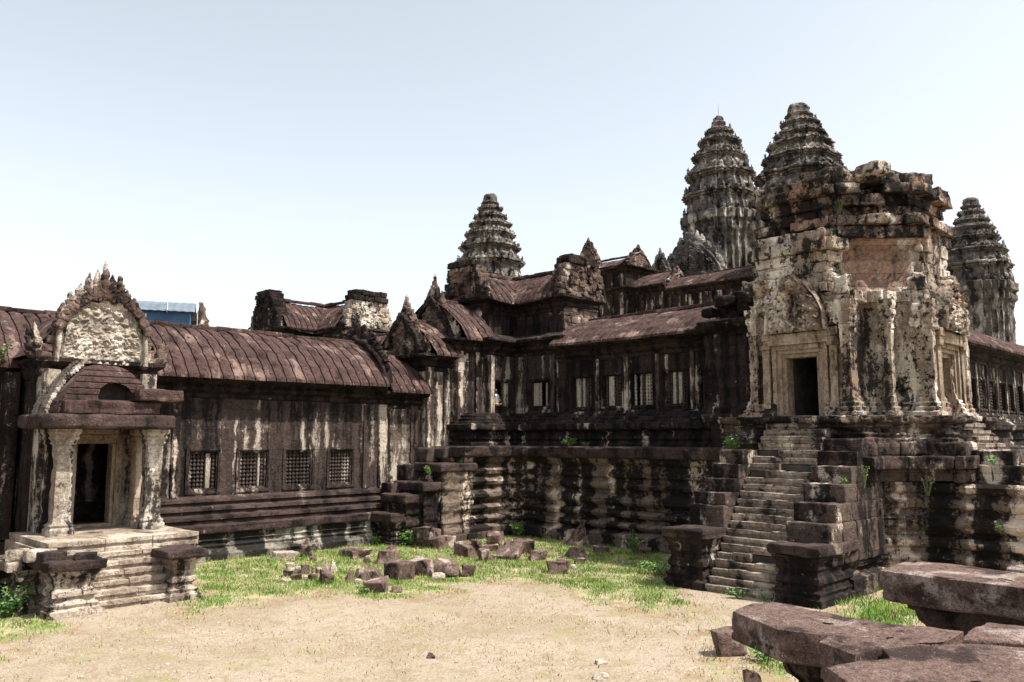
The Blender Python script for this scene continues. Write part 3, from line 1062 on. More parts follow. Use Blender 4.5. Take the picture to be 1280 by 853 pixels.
sweep(mb, [(27.4, 34), (27.4, 31.4), (29.35, 31.4)], shift(CORN, 9.75, 0, .8), amp=.04, chip=.07, pstep=.07, step=.2)
sweep(mb, [(29.35, 31.4), (29.35, 31.0), (31.3, 31.0), (31.3, 27.7), (36.2, 27.7)], shift(CORN, 9.85), amp=.04, chip=.07, pstep=.07, step=.2)
mb.build('cornice', M['cornice'], CP)
vault(f3, 25.9, 27.6, .65, -2.0, 8.86, 10.75, CP)
vault(f4, 27.5, 29.7, .6, -2.3, 9.75, 12.0, CP)
# sloping stone apron between the storeys
mb = MB()
sweep(mb, [(29.35, 31.0), (31.3, 31.0), (31.3, 27.7), (36.2, 27.7)], [(.55, 9.86), (.1, 10.0), (-.5, 10.2), (-1.2, 10.3)], amp=.04, chip=.06, pstep=.1)
mb.build('apron', M['cornice'], CP)
# upper storey
mb = MB()
sweep(mb, [(29.95, 35.4), (29.95, 32.2), (32.4, 32.2), (32.4, 28.65), (35.3, 28.65), (35.3, 35.4)], [(.06, 9.9), (.06, 10.2), (0, 10.3), (0, 11.6)], closed=False, amp=.04, chip=.06, cap=0)
mb.build('upper_wall', M['dark'], CP)
mb = MB()
for f, s0, s1, z0, z1 in ((facing_left(29.95, 0), -35.2, -32.25, 10.0, 12.1), (Fr((0, 28.65), (1, 0), (0, -1)), 32.45, 35.25, 10.0, 12.2)):
    mb = MB()
    z = z0
    while z < z1 - .1:
        s = s0
        while s < s1 - .05:
            L = min(random.uniform(.5, 1.0), s1 - s)
            frblock(mb, f, s, s + L - .01, random.uniform(.08, .2), -.2, z, min(z1, z + .4) - .01, n=4, amp=.03)
            s += L
        z += .4
    mb.build('end_wall', M['pediment'], CP)
mb = MB()
sweep(mb, [(29.95, 35.4), (29.95, 32.2), (32.4, 32.2), (32.4, 28.65), (35.3, 28.65)], shift(CORN, 12.25, 0, .75), amp=.05, chip=.08, pstep=.07, step=.2, cap=0)
mb.build('upper_cornice', M['cornice'], CP)
vault(facing_right(0, 33.7), 30.1, 34.5, 2.1, 0, 12.2, 13.9, CP, sag=-.12, amp=.10)
vault(facing_left(33.7, 0), -34.5, -28.8, 1.9, 0, 12.2, 13.9, CP, sag=-.12, amp=.08, rib=.4)
# frontons
pediment(facing_left(26.0, 33.7), 0, .2, 8.6, 3.3, 3.1, CP, leaves=11, thick=.5, lk=1.15, low=.2, pw=1.35, band='cornice', rel=.14)
pediment(facing_left(27.85, 33.7), 0, .2, 9.4, 3.6, 3.5, CP, leaves=11, thick=.55, lk=1.15, low=.2, pw=1.35, band='cornice', rel=.14)
gable_blocks(facing_left(29.95, 33.7), 0, .2, 12.15, 3.4, 2.3, CP, 'pediment', 'cornice', tap=.55)
gable_blocks(Fr((0, 28.65), (1, 0), (0, -1)), 33.8, .35, 12.15, 3.9, 2.35, CP, 'pediment', 'cornice', tap=.5)
mb = MB()
for f, s, z, sg in ((facing_left(26.0, 33.7), 1.5, 8.7, 1), (facing_left(27.85, 33.7), 1.65, 9.6, 1), (Fr((0, 28.65), (1, 0), (0, -1)), 35.5, 12.1, 1), (Fr((0, 28.65), (1, 0), (0, -1)), 32.3, 12.1, -1), (facing_left(29.95, 33.7), 1.6, 12.1, 1)):
    mb = MB()
    scrolls(mb, f, s, .1, z, .6, 1.2, sg)
    mb.build('naga_ornament', M['pediment'], CP)

# ---- gallery on the right of the pavilion and the one beyond the ruined tower


def side_gallery(root, fr, s0, s1, wl, nb, o_ridge=-2.4, mat='dark', specials=None):
    sp = specials or {}
    mb = MB()
    wallsheet(mb, fr, s0, s1, 5.9, 8.95, [(a + .06, b_ - .06, 6.18, 7.68) for a, b_ in wl], .45)
    frbox(mb, fr, s0, s1, -4.6, -5.0, 0, 9)
    frbox(mb, fr, s0, s1, -.6, -4.5, 5.6, 5.8)
    mb.build('wall', M[mat], root)
    mb = MB()
    sweep(mb, [tuple(fr.p(s0, 0, 0).xy), tuple(fr.p(s1, 0, 0).xy)], shift(CORN, 9.3), amp=.03, chip=.07, pstep=.07, step=.2)
    mb.build('cornice', M['cornice'], root)
    pm = MB()
    for a, b_ in zip(wl, wl[1:]):
        c = (a[1] + b_[0]) / 2
        pm = MB()
        frblock(pm, fr, c - .1, c + .1, .07, -.1, 5.95, 8.5, n=7, amp=.02, rnd=.05)
        pm.build('pilaster', M['pilaster'], root)
    for i, (a, b_) in enumerate(wl):
        miss, posts, pale = sp.get(i, ((), (), False))
        window(fr, a, b_, 6.1, 7.76, root, nb, missing=miss, posts=posts, pale=pale, mat=mat, k=.6)
    return root


GR = thing('gallery', 'dark gallery with five baluster windows and purple stone roof between corner pavilion and ruined tower', 'gallery', (33.4, 22.5, 0))
fR = facing_left(31.0, 0)
wr = [(-26.73, -25.4), (-24.91, -23.61), (-23.24, -21.89), (-21.41, -20.06), (-19.58, -18.2)]
side_gallery(GR, fR, -27.7, -15.5, wr, 7, specials={0: ((0, 1, 3), ((.12, .26), (.44, .12)), False), 1: ((1, 2), ((.36, .32),), False), 2: ((1,), (), True), 3: ((2, 4), ((.38, .16), (.66, .18)), False)})
vault(fR, -27.6, -17.2, .72, -2.4, 9.36, 10.85, GR, rib=.42, amp=.06, sag=-.05)
fG2 = facing_right(0, 12.9)
G2 = thing('gallery', 'far dark gallery with row of baluster windows at right edge behind the ruined tower', 'gallery', (45, 15.3, 0))
w2 = [(36.2 + 1.72 * i, 37.5 + 1.72 * i) for i in range(14)]
side_gallery(G2, fG2, 34.5, 61, w2, 6)
vault(fG2, 34.5, 61, .72, -2.4, 9.36, 10.95, G2, rib=.42, amp=.09)

# ---- high terrace carrying the corner pavilion and right gallery
TE = thing('terrace', 'high moulded stone terrace streaked black and orange beneath corner pavilion and right gallery', 'terrace', (29.4, 24, 0))
TP = [(.34, 0), (.34, .52), (.14, .62), (.06, .70), (.17, .80), (.21, .92), (.14, 1.02), (.02, 1.10), (.02, 1.2), (.13, 1.28), (.18, 1.42), (.10, 1.55), (0, 1.6), (0, 1.72), (.10, 1.80), (.18, 1.92), (.18, 2.06), (.08, 2.2), (0, 2.28),
      (0, 2.42), (.11, 2.52), (.15, 2.66), (.05, 2.8), (0, 2.92), (.09, 3.0), (.13, 3.16), (.03, 3.28), (0, 3.46), (.14, 3.6), (.2, 3.8)]
CAPP = [(.16, 3.78), (.34, 3.84), (.37, 3.92), (.37, 4.28), (.30, 4.33), (-1.3, 4.34)]
UP = [(.1, 4.3), (.1, 4.45), (0, 4.5), (-.03, 4.58), (.06, 4.68), (.06, 4.8), (-.03, 4.88), (-.02, 5.0), (.08, 5.05), (.28, 5.12), (.31, 5.18), (.31, 5.38), (.1, 5.42), (.06, 5.52), (-.08, 5.55), (-.08, 5.68), (-.26, 5.72), (-.26, 5.84), (-.5, 5.88), (-.55, 5.98), (-.9, 6.0)]
TPD = [(o * 1.55 - .06, z) for o, z in TP]
pathT = [(26.3, 31.6), (26.3, 29.4), (29.4, 29.4), (29.4, 15.2)]
mb = MB()
sweep(mb, pathT, TPD, amp=.025, chip=.045, blk=.03, step=.12, pstep=.045, cap=0)
mb.build('wall', M['terrace'], TE)
mb = MB()
sweep(mb, pathT, CAPP, amp=.035, chip=.06, blk=.02, step=.2, pstep=.1, cap=0)
mb.build('ledge', M['ledge'], TE)
mb = MB()
sweep(mb, [(27.4, 32), (27.4, 30.2), (30.2, 30.2), (30.2, 15.2)], UP, amp=.03, chip=.06, blk=.015, step=.2, pstep=.06, cap=0)
mb.build('upper_plinth', M['dark'], TE)
# stepped blocks that climb the left return of the terrace
for x0, x1, y0, h in ((24.6, 26.7, 29.15, 3.55), (23.7, 25.0, 29.3, 2.72), (22.9, 24.1, 29.55, 2.2), (22.3, 23.3, 29.8, 1.4)):
    p = pedestal(x0, x1, y0, 31.3, h, TE, 'terrace' if h > 3 else 'dark', 'ledge', over=.14, name='stepped_block', capt=.4)
mb = MB()
for x, y, z, sx, sz in ((25.5, 31.2, 3.9, .9, .7), (24.4, 31.4, 3.1, .8, .8), (23.6, 31.5, 2.4, .7, .5), (25.9, 30.6, 4.0, .7, .5)):
    rock(mb, (x, y, z), (sx, .8, sz), n=5, amp=.06)
mb.build('rubble_course', M['cheek'], TE)
mb = MB()
for i in range(14):
    rock(mb, (23.6 + i * .42, 29.0 + random.uniform(-.1, .1), .12), (.5, .4, .42), rotz(random.uniform(-.2, .2)), n=4, amp=.06)
mb.build('footing_stones', M['cheek'], TE)

# ---- the same terrace on the far side of the tower
TF = thing('terrace', 'low dark moulded terrace under the far gallery at the right edge', 'terrace', (45, 11, 0))
mb = MB()
sweep(mb, [(33.5, 11.3), (61, 11.3)], TP + CAPP, amp=.05, chip=.06, blk=.03, step=.3, pstep=.09, cap=0)
sweep(mb, [(33.5, 12.1), (61, 12.1)], UP, amp=.03, chip=.06, step=.3, pstep=.08, cap=0)
mb.build('wall', M['dark'], TF)

# ---- ruined tower, its stepped base and the steep stairs
CXT, CYT = 31.4, 13.3
BS = thing('stepped_base', 'stepped and moulded stone base under the ruined tower, dark with pale patches', 'tower base', (CXT, CYT, 0))
low = [(24.9, 10.95), (27.6, 10.95), (28.75, 9.7), (28.75, 7.9), (28.75, 5.2)]
mb = MB()
LP = [(o * 1.3 - .05, z * 1.0) for o, z in TP if z <= 3.3]
sweep(mb, low, LP, amp=.035, chip=.05, blk=.045, step=.12, pstep=.05, cap=.5)
mb.build('wall', M['terrace'], BS)


def course(mb, path, z0, z1, out, dep=.6, jit=.07, lo=.6, hi=1.2, miss=0.0, n=5, amp=.05, rnd=.12, tilt=0.0):
    """a course of separate blocks along a plan path"""
    for a, b_ in zip(path, path[1:]):
        a, b_ = Vector(a), Vector(b_)
        d = (b_ - a)
        L = d.length
        d.normalize()
        f = Fr(a, (d.x, d.y), (d.y, -d.x))
        s = -out * .3
        while s < L + out * .3 - .08:
            l = min(random.uniform(lo, hi), L + out * .3 - s)
            if random.random() >= miss:
                j = random.uniform(-jit, jit)
                dz = random.uniform(-.02, .02)
                frblock(mb, f, s, s + l - .012, out + j, out + j - dep, z0 + dz, z1 + dz - .01, n=n, amp=amp, rnd=rnd)
            s += l


mb = MB()
tierP = [(26.6, 16.0), (26.6, 10.75), (27.6, 10.75), (28.75, 9.6), (28.75, 8.5), (33.9, 8.5)]
course(mb, tierP[1:], 3.3, 3.72, .12, .8, .08)
course(mb, tierP[1:], 3.72, 4.14, .30, 1.2, .06)
course(mb, tierP[1:], 4.14, 4.58, .02, 1.0, .05)
mb.build('block_course', M['cheek'], BS)
mb = MB()
tier2 = [(27.2, 16.2), (27.2, 11.0), (27.9, 10.9), (28.9, 9.9), (29.2, 9.1), (34.2, 9.1), (34.2, 16.2)]
U2 = [(.22, 4.5), (.22, 4.68), (.08, 4.74), (.14, 4.84), (.02, 4.92), (.02, 5.02), (.12, 5.08), (.05, 5.16), (.20, 5.24), (.25, 5.30), (.25, 5.42), (.1, 5.46), (-1.6, 5.47)]
sweep(mb, tier2, U2, amp=.07, chip=.14, blk=.03, step=.16, pstep=.06, cap=0)
mb.build('upper_tier', M['cheek'], BS)
mb = MB()
for q in range(5):
    mb.box((27.6 + q * .45, 11.85 - q * .5, 3.3 + .001 * q), (34.0, 16.2, 5.40 - .004 * q))
mb.box((28.95, 10.9, 0.2), (34.1, 16.4, 3.2))
mb.build('core', M['inside'], BS)


def stairs(fr, name, label, mirrored=False):
    root = thing(name, label, 'stairs', tuple(fr.p(0, -2, 0)))
    mb = MB()
    NS, RISE, RUN = 24, 5.44 / 24, 4.5 / 24
    for i in range(NS):
        z1 = RISE * (i + 1)
        hw = 1.12
        s = -hw
        while s < hw - .05:
            L = min(random.uniform(.45, 1.1), hw - s)
            if hw - s - L < .25: L = hw - s
            if random.random() > .035:
                j = random.uniform(-.03, .03)
                dz = random.uniform(-.03, .012)
                frblock(mb, fr, s, s + L - .01, -RUN * i + j, -RUN * i - .55, z1 - RISE + .09, z1 + dz, n=6, amp=.022, rnd=.09)
                frblock(mb, fr, s, s + L - .01, -RUN * i + j - .045, -RUN * i - .55, z1 - RISE - .01, z1 - RISE + .10, n=4, amp=.015, rnd=.05)
            s += L
    mb.build('steps', M['stair'], root)
    mb = MB()
    for i in range(NS - 1):
        frbox(mb, fr, -1.1, 1.1, -RUN * i - .2, -6.0, RISE * i - .02, RISE * (i + 1) - .035)
    mb.build('core', M['inside'], root)

    def ped(s0, s1, o0, o1, h, capt=.3, name='pedestal', over=.12, mat='cheek'):
        a, c = fr.p(s0, o0, 0), fr.p(s1, o1, 0)
        return pedestal(min(a.x, c.x), max(a.x, c.x), min(a.y, c.y), max(a.y, c.y), h, root, mat, 'ledge', over=over, name=name, capt=capt)
    ped(-2.6, -1.18, .0, -1.6, 1.84, mat='dark')
    ped(1.12, 2.6, .05, -2.5, 1.66, mat='dark')
    for side, sl in ((-1, ((-1.3, 2.52, -2.5), (-1.45, 2.92, -3.4), (-2.0, 3.35, -4.2), (-2.3, 3.85, -4.6), (-2.6, 4.3, -4.9))),
                     (1, ((-.95, 2.22, -4.9), (-1.5, 2.75, -5.1), (-2.15, 3.3, -5.2), (-2.75, 3.82, -5.3), (-3.3, 4.28, -5.3), (-3.8, 4.7, -5.4)))):
        mb = MB()
        z0 = 1.0
        for q, (o, zt, oe) in enumerate(sl):
            s0, s1 = (1.14, 2.55) if side > 0 else (-2.45, -1.16)
            if side > 0: s1 -= .03 * q
            else: s0 += .1 * q
            oo = o
            while oo > oe + .1:
                L = min(random.uniform(.7, 1.2), oo - oe)
                frblock(mb, fr, s0, s1, oo + (.05 if oo == o else 0), oo - L + .012, z0, zt + random.uniform(-.02, .02), n=6, amp=.05, rnd=.07, freq=3)
                oo -= L
            z0 = zt - .02
        mb.build('cheek_wall', M['cheek'], root)
    return root


stairs(Fr((22.8, 13.2), (0, -1), (-1, 0)), 'staircase', 'steep narrow stone staircase climbing to the dark doorway of the ruined tower')
stairs(Fr((31.3, 4.7), (1, 0), (0, -1)), 'staircase', 'stepped flank of a second staircase at the right edge below the far gallery')

RT = thing('ruined_tower', 'massive crumbling cream and black stone tower with two doorways above the steep stairs', 'tower', (CXT, CYT, 0))
mb = MB()
BP = [(.36, 5.44), (.36, 5.58), (.22, 5.62), (.24, 5.74), (.15, 5.78), (.18, 5.9), (.08, 5.95), (.08, 6.06), (.02, 6.1), (0, 6.25), (0, 8.6), (.03, 9.3), (.10, 9.6)]


def twall(path, prof, **kw):
    sweep(mb, path, prof, **{**dict(amp=.03, chip=.05, blk=.022, step=.10, pstep=.07, cap=.3), **kw})


twall([(27.8, 12.45), (27.8, 11.45), (28.85, 11.45), (28.85, 10.75), (29.55, 10.75), (29.55, 9.7), (31.05, 9.7)], BP)
twall([(32.25, 9.7), (33.3, 9.7), (33.3, 10.8), (34.0, 10.8), (34.0, 15.9), (28.85, 15.9), (28.85, 15.15), (27.8, 15.15), (27.8, 14.25)], BP)
# over the doors
twall([(27.8, 14.6), (27.8, 12.0)], [(0, 7.75), (0, 9.6)], cap=0)
twall([(30.7, 9.7), (32.6, 9.7)], [(0, 7.75), (0, 9.6)], cap=0)
mb.build('wall', M['cream'], RT)
# weathered angle pilasters
for x, y, w_, z1 in ((28.74, 10.64, .28, 9.4), (27.72, 15.05, .3, 9.4), (27.7, 11.6, .34, 9.4), (33.2, 9.62, .3, 9.4), (29.65, 9.62, .3, 9.4)):
    mb = MB()
    q = w_ / 2
    sweep(mb, [(x - q, y - q), (x + q, y - q), (x + q, y + q), (x - q, y + q)],
          [(.13, 5.46), (.13, 5.6), (.06, 5.63), (.09, 5.74), (.02, 5.78), (.05, 5.9), (0, 5.95), (-.01, 7.2), (0, z1 - 1.0), (.05, z1 - .96), (.05, z1 - .84), (.0, z1 - .8), (.03, z1 - .6), (.08, z1 - .5), (.08, z1 - .36), (.04, z1 - .32), (.11, z1 - .16), (.11, z1)],
          closed=True, step=.12, pstep=.05, amp=.014, chip=.05, blk=.012)
    mb.build('pilaster', M['cream'], RT)


def tower_door(fr, deep):
    mb = MB()
    for o0, o1, sw, zt in ((.10, -.5, 1.02, 8.0), (.02, -.55, .86, 7.86), (-.10, -.6, .72, 7.72)):
        ww = .155
        frbox(mb, fr, -sw, -sw + ww, o1, o0, 5.46, zt - ww - .004)
        frbox(mb, fr, sw - ww, sw, o1, o0, 5.46, zt - ww - .004)
        frbox(mb, fr, -sw, sw, o1, o0, zt - ww, zt)
    frbox(mb, fr, -.56, .56, -.62, .12, 5.40, 5.49)
    d = mb.build('door_frame', M['door'], RT)
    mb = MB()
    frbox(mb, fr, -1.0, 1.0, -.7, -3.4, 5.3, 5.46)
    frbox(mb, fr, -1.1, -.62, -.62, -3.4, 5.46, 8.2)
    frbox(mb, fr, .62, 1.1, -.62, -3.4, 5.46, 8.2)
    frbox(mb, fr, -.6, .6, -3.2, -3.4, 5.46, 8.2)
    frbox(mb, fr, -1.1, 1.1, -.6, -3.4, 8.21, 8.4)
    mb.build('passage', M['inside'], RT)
    mb = MB()
    frblock(mb, fr, -1.2, 1.2, .24, -.1, 8.0, 8.42, n=8, amp=.03, rnd=.12)
    mb.build('lintel', M['door'], RT)
    for sgn in (-1, 1):
        mb = MB()
        frblock(mb, fr, sgn * 1.08, sgn * 1.42, .20, -.1, 5.5, 5.95, n=5, amp=.03)
        frblock(mb, fr, sgn * 1.12, sgn * 1.38, .14, -.1, 5.95, 7.9, n=9, amp=.02, rnd=.06)
        frblock(mb, fr, sgn * 1.06, sgn * 1.44, .24, -.1, 7.88, 8.2, n=5, amp=.03)
        frblock(mb, fr, sgn * 1.02, sgn * 1.48, .28, -.1, 8.2, 8.5, n=5, amp=.05)
        mb.build('colonette', M['door'], RT)
    p = pediment(fr, 0, .30, 8.42, 2.3, 2.0, RT, thick=.6, leaves=0, mat='cream', rel=.16, low=.30)
    return p


fD1 = Fr((27.8, 13.35), (0, -1), (-1, 0))
fD2 = Fr((31.65, 9.7), (1, 0), (0, -1))
tower_door(fD1, 3)
tower_door(fD2, 3)
# upper body: courses of loosened blocks round a core
lowL = [(28.85, 15.6), (28.85, 14.9), (27.85, 14.9), (27.85, 12.25), (28.6, 12.0)]
lowR = [(30.4, 10.2), (30.4, 9.75), (33.15, 9.75), (33.2, 10.8), (34.0, 10.85)]
bodyP = [(28.5, 14.9), (28.5, 12.1), (30.35, 10.15), (33.2, 10.2), (33.6, 14.9)]
mb_core = MB()
for pth in (lowL, lowR):
    sweep(mb_core, pth, [(-.16, 9.2), (-.16, 11.9), (-.8, 12.0)], amp=.06, chip=.05, blk=.05, step=.2, pstep=.2, cap=0)
sweep(mb_core, bodyP, [(-.15, 11.8), (-.15, 13.5), (-1.2, 13.6), (-2.2, 13.6)], amp=.08, chip=.05, blk=.05, step=.2, pstep=.2, cap=0)
mb_core.build('core', M['ruin_top'], RT)
upper, lower = MB(), MB()
z = 9.45
while z < 11.8:                                       # walls of the two door bays carried up to the cornice
    h_ = random.uniform(.34, .46)
    out = .05 + .04 * (z - 9.4) + (.26 if 10.9 < z < 11.4 else 0)
    course(lower, lowL, z, z + h_, out - .10 * max(0, z - 10.3), .7, .06, .45, 1.0, miss=.02, n=6, amp=.07, rnd=.10)
    course(lower, lowR, z, z + h_, out - .42 * max(0, z - 9.9), .7, .06, .45, 1.0, miss=.02, n=6, amp=.07, rnd=.10)
    z += h_
z = 11.75
while z < 13.85:
    h_ = random.uniform(.32, .42)
    out = .34 if z < 12.0 else .50 if z < 12.3 else .02 if z < 12.85 else .20 if z < 13.1 else .46 if z < 13.5 else .34
    ms = .02 if z < 13.2 else .10
    for a_, b_ in ((0, 2), (2, 4), (1, 3)):
        course(upper, bodyP[a_:b_ + (1 if a_ == 2 else 0)], z, z + h_, out, .8, .09, .45, 1.0, miss=ms, n=6, amp=.08, rnd=.10)
    z += h_
# broken top of the lower angle between the bays
course(lower, [(27.9, 12.3), (27.85, 11.5), (28.75, 11.3), (28.8, 10.7), (29.5, 10.65), (29.6, 9.75), (30.6, 9.75)], 9.35, 9.75, .16, 1.1, .07, .4, .8, n=6, amp=.08, rnd=.12)
# ragged crown
for i in range(40):
    a = random.random() * 5.0
    if a < 1.9:
        x, y = 28.55 + random.uniform(0, .8), 14.8 - a / 1.9 * 2.9
    elif a < 2.6:
        x, y = random.uniform(28.9, 29.8), random.uniform(10.8, 11.8)
    elif a < 4.2:
        x, y = 30.2 + (a - 2.6) / 1.6 * 2.8, 10.4 + random.uniform(0, .8)
    else:
        x, y = random.uniform(30, 33.0), random.uniform(11.5, 14.6)
    top_ = 14.05 - (.40 if y > 13.0 else 0) + (.25 if x > 31.5 else 0)
    rock(upper, (x, y, top_ + random.uniform(-.1, .15)), (random.uniform(.5, 1.0), random.uniform(.5, .9), random.uniform(.3, .45)), rotz(random.uniform(-.4, .4), random.uniform(-.12, .12), random.uniform(-.12, .12)), n=6, amp=.08, rnd=.14)
lower.build('bay_courses', M['cream'], RT)
upper.build('upper_courses', M['ruin_top'], RT)
mb = MB()
sweep(mb, [(27.95, 12.5), (28.45, 12.1), (30.3, 10.15), (30.7, 9.85)], [(.35, 9.6), (.22, 9.78), (.06, 9.9), (-.10, 10.3), (-.14, 10.8), (-.08, 11.3), (.10, 11.7), (.22, 11.85)], amp=.06, chip=.06, blk=.05, step=.12, pstep=.10, cap=0)
mb.build('weathered_niche', M['niche'], RT)
# carved fragments that cling to the angles above the doors
for i in range(26):
    mb = MB()
    q = random.random()
    if q < .5:
        x, y = 27.75 + random.uniform(0, .3), random.choice((11.75, 12.1, 14.7, 15.0)) + random.uniform(-.2, .2)
    else:
        x, y = random.choice((29.8, 30.2, 33.0)) + random.uniform(-.25, .25), 9.7 + random.uniform(0, .3)
    z = random.uniform(8.5, 10.4)
    rock(mb, (x, y, z), (random.uniform(.3, .6), random.uniform(.3, .6), random.uniform(.3, .6)), rotz(random.uniform(-.3, .3)), n=7, amp=.12, rnd=.14, freq=3)
    mb.build('carved_fragment', M['cream'], RT)
# connecting block between tower and gallery
mb = MB()
sweep(mb, [(29.6, 18.4), (29.6, 15.9), (30.6, 15.9)], [(.35, 5.4), (.35, 5.6), (.2, 5.7), (.24, 5.85), (.05, 6.0), (0, 6.2), (0, 8.9), (.2, 9.0), (.45, 9.2), (.5, 9.4), (.2, 9.5), (-1.2, 9.6)], amp=.05, chip=.06, blk=.03, step=.15, pstep=.1, cap=0)
sweep(mb, [(31, 18.4), (29.6, 18.4)], [(.3, 5.4), (0, 5.9), (0, 9.0), (.4, 9.3), (.1, 9.5)], amp=.05, step=.2, cap=0)
sweep(mb, [(29.9, 18.2), (29.9, 15.9)], [(.2, 4.3), (.2, 5.4)], amp=.05, blk=.03, cap=.2)
mb.build('side_wall', M['dark'], RT)
mb = MB()
for i in range(26):
    x, y = 30.0 + random.uniform(0, 2.2), random.uniform(15.8, 18.5)
    z = 9.6 + random.random() * max(.2, 1.3 - abs(y - 17) * .5)
    rock(mb, (x, y, z), (random.uniform(.5, .9), random.uniform(.5, .9), random.uniform(.35, .6)), rotz(random.uniform(-.4, .4), random.uniform(-.2, .2)), n=5, amp=.10, rnd=.2)
mb.build('ruined_gable', M['cornice'], RT)

# ------------------------------------------------------------ the far upper sanctuary
def redent(r, n_side=40):
    """unit plan of a tower: a square with stepped-back corners"""
    pts = []
    c = [(1, -.42), (1, .42), (.9, .42), (.9, .62), (.78, .62), (.78, .78), (.62, .78), (.62, .9), (.42, .9), (.42, 1)]
    for q in range(4):
        a = q * math.pi / 2
        for x, y in c:
            pts.append((x * math.cos(a) - y * math.sin(a), x * math.sin(a) + y * math.cos(a)))
    out = []
    for i, p in enumerate(pts):
        q = pts[(i + 1) % len(pts)]
        L = math.hypot(q[0] - p[0], q[1] - p[1])
        k = max(1, int(round(L / .07)))
        for j in range(k):
            out.append((p[0] + (q[0] - p[0]) * j / k, p[1] + (q[1] - p[1]) * j / k))
    return out


PLAN = redent(1)


def sanctuary_tower(name, label, x, y, ztop, tiers, z_bottom, rot=0.0, rod=False):
    """tiers: (cornice depth below the top, cornice radius), from the crown downwards"""
    root = thing(name, label, 'tower', (x, y, z_bottom))
    prof = []
    crown_r = tiers[0][1]
    prof += [(.04, ztop), (crown_r * .5, ztop - .05), (crown_r * .72, ztop - .25), (crown_r * .82, ztop - .55), (crown_r * .78, ztop - .8)]
    prev = ztop - .8
    for i, (dz, r) in enumerate(tiers):
        zc = ztop - dz
        nz = ztop - tiers[i + 1][0] if i + 1 < len(tiers) else z_bottom
        hgt = zc - nz
        prof += [(r * .88, zc + .10 * min(1, hgt)), (r * .985, zc + .07), (r * 1.02, zc - .02), (r * 1.02, zc - .09 * hgt), (r * .94, zc - .11 * hgt), (r * .97, zc - .15 * hgt), (r * .97, zc - .20 * hgt), (r * .90, zc - .23 * hgt), (r * .90, zc - .28 * hgt), (r * .865, zc - .31 * hgt)]
        nr = tiers[i + 1][1] * .90 if i + 1 < len(tiers) else r * .88
        prof += [(r * .875, zc - .42 * hgt), (max(r * .875, nr * .955), nz + .30 * hgt), (max(r * .9, nr * .98), nz + .18 * hgt)]
    prof.append((tiers[-1][1] * .9, z_bottom))
    prof.reverse()
    pr = resample(prof, .16)
    ca, sa = math.cos(rot), math.sin(rot)
    rows = []
    for px, py in PLAN:
        row = []
        l = math.hypot(px, py)
        for r, z in pr:
            cr = min(1, max(0, (r - .8) / 1.6))      # the crown becomes round
            u, v = px * cr + px / l * (1 - cr), py * cr + py / l * (1 - cr)
            p = Vector((x + (u * ca - v * sa) * r, y + (u * sa + v * ca) * r, z))
            d = .13 * fbm(p, .5, 2) + .10 * noise.noise(p * 2.1) + .07 * noise.noise(p * 5.3)
            if z > z_bottom + 1: d -= .08 * max(0, noise.noise(p * 1.1) - .15)
            row.append(p + Vector((u / l * d, v / l * d, .5 * d)))
        rows.append(row)
    mb = MB()
    mb.grid(rows, True)
    mb.build('tower_body', M['tower'], root, angle=30)
    am = MB()
    for i, (dz, r) in enumerate(tiers):
        if r < 1.3: continue
        zc = ztop - dz
        hgt = (tiers[i][0] - tiers[i - 1][0]) if i else 1.0
        for q in range(4):
            a0 = rot + q * math.pi / 2
            for (u, v, sc) in ((1, 0, 1.0), (.98, .36, .55), (.98, -.36, .55), (.9, .56, .6), (.9, -.56, .6), (.77, .77, .75)):
                if random.random() < .12: continue
                cx_, cy_ = (u * math.cos(a0) - v * math.sin(a0)), (u * math.sin(a0) + v * math.cos(a0))
                nx, ny = cx_ / math.hypot(cx_, cy_), cy_ / math.hypot(cx_, cy_)
                f = Fr((0, 0), (-ny, nx), (nx, ny))
                h_ = hgt * .62 * sc * random.uniform(.8, 1.15)
                am = MB()
                leaf(am, (x + cx_ * r * .93, y + cy_ * r * .93, zc - .04), f, h_ * .62, h_, h_ * .35, rough=.10, n=7)
                am.build('antefix', M['tower'], root)
    if rod:
        rm = MB()
        lathe(rm, (x, y, ztop - .2), [(.035, 0), (.03, 1.2), (.012, 2.1)], 6)
        rm.build('lightning_rod', M['rod'], root)
    return root


CT = [(1.05, .95), (2.45, 1.85), (3.75, 2.7), (5.85, 3.45), (8.5, 4.35), (11.5, 4.75), (14.5, 5.0)]
KT = [(1.25, 1.2), (2.1, 1.65), (3.3, 2.15), (4.35, 2.7), (5.7, 3.2), (7.5, 3.85), (9.5, 4.3), (12.2, 4.5)]
sanctuary_tower('sanctuary_tower', 'tallest central grey tower with many tiers and thin rod left of the ruined tower', 98.05, 57.5, 49.1, CT, 22, rod=True)
sanctuary_tower('sanctuary_tower', 'nearest grey tower with rounded crown rising directly behind the ruined tower', 75.45, 35.3, 37.6, [(a, r * 1.08) for a, r in KT], 16)
sanctuary_tower('sanctuary_tower', 'lone grey tower behind the corner pavilion, leftmost of the four far towers', 75.6, 79.8, 37.9, KT, 14)
sanctuary_tower('sanctuary_tower', 'rightmost far grey tower above the roof of the gallery at the right edge', 121.4, 33.1, 37.2, KT, 14)
# carved gable in front of the central tower
PG = thing('carved_gable', 'pale carved gable with curling ends at the foot of the central tower', 'gable', (86.5, 55, 20))
fg = facing_left(86.5, 55.0)
pediment(fg, -.3, 0, 23.6, 9.0, 7.0, PG, thick=1.2, leaves=11, mat='tower', lmat='tower', rel=.3, low=.3)
mb = MB()
frbox(mb, fg, -3.5, 3.5, -.1, -8, 18, 24.0)
mb.build('gable_wall', M['tower'], PG)
pediment(facing_left(84.5, 58.5), 0, 0, 23.0, 3.6, 5.2, PG, thick=.8, leaves=7, mat='tower', lmat='tower', rel=.2, name='side_gable')

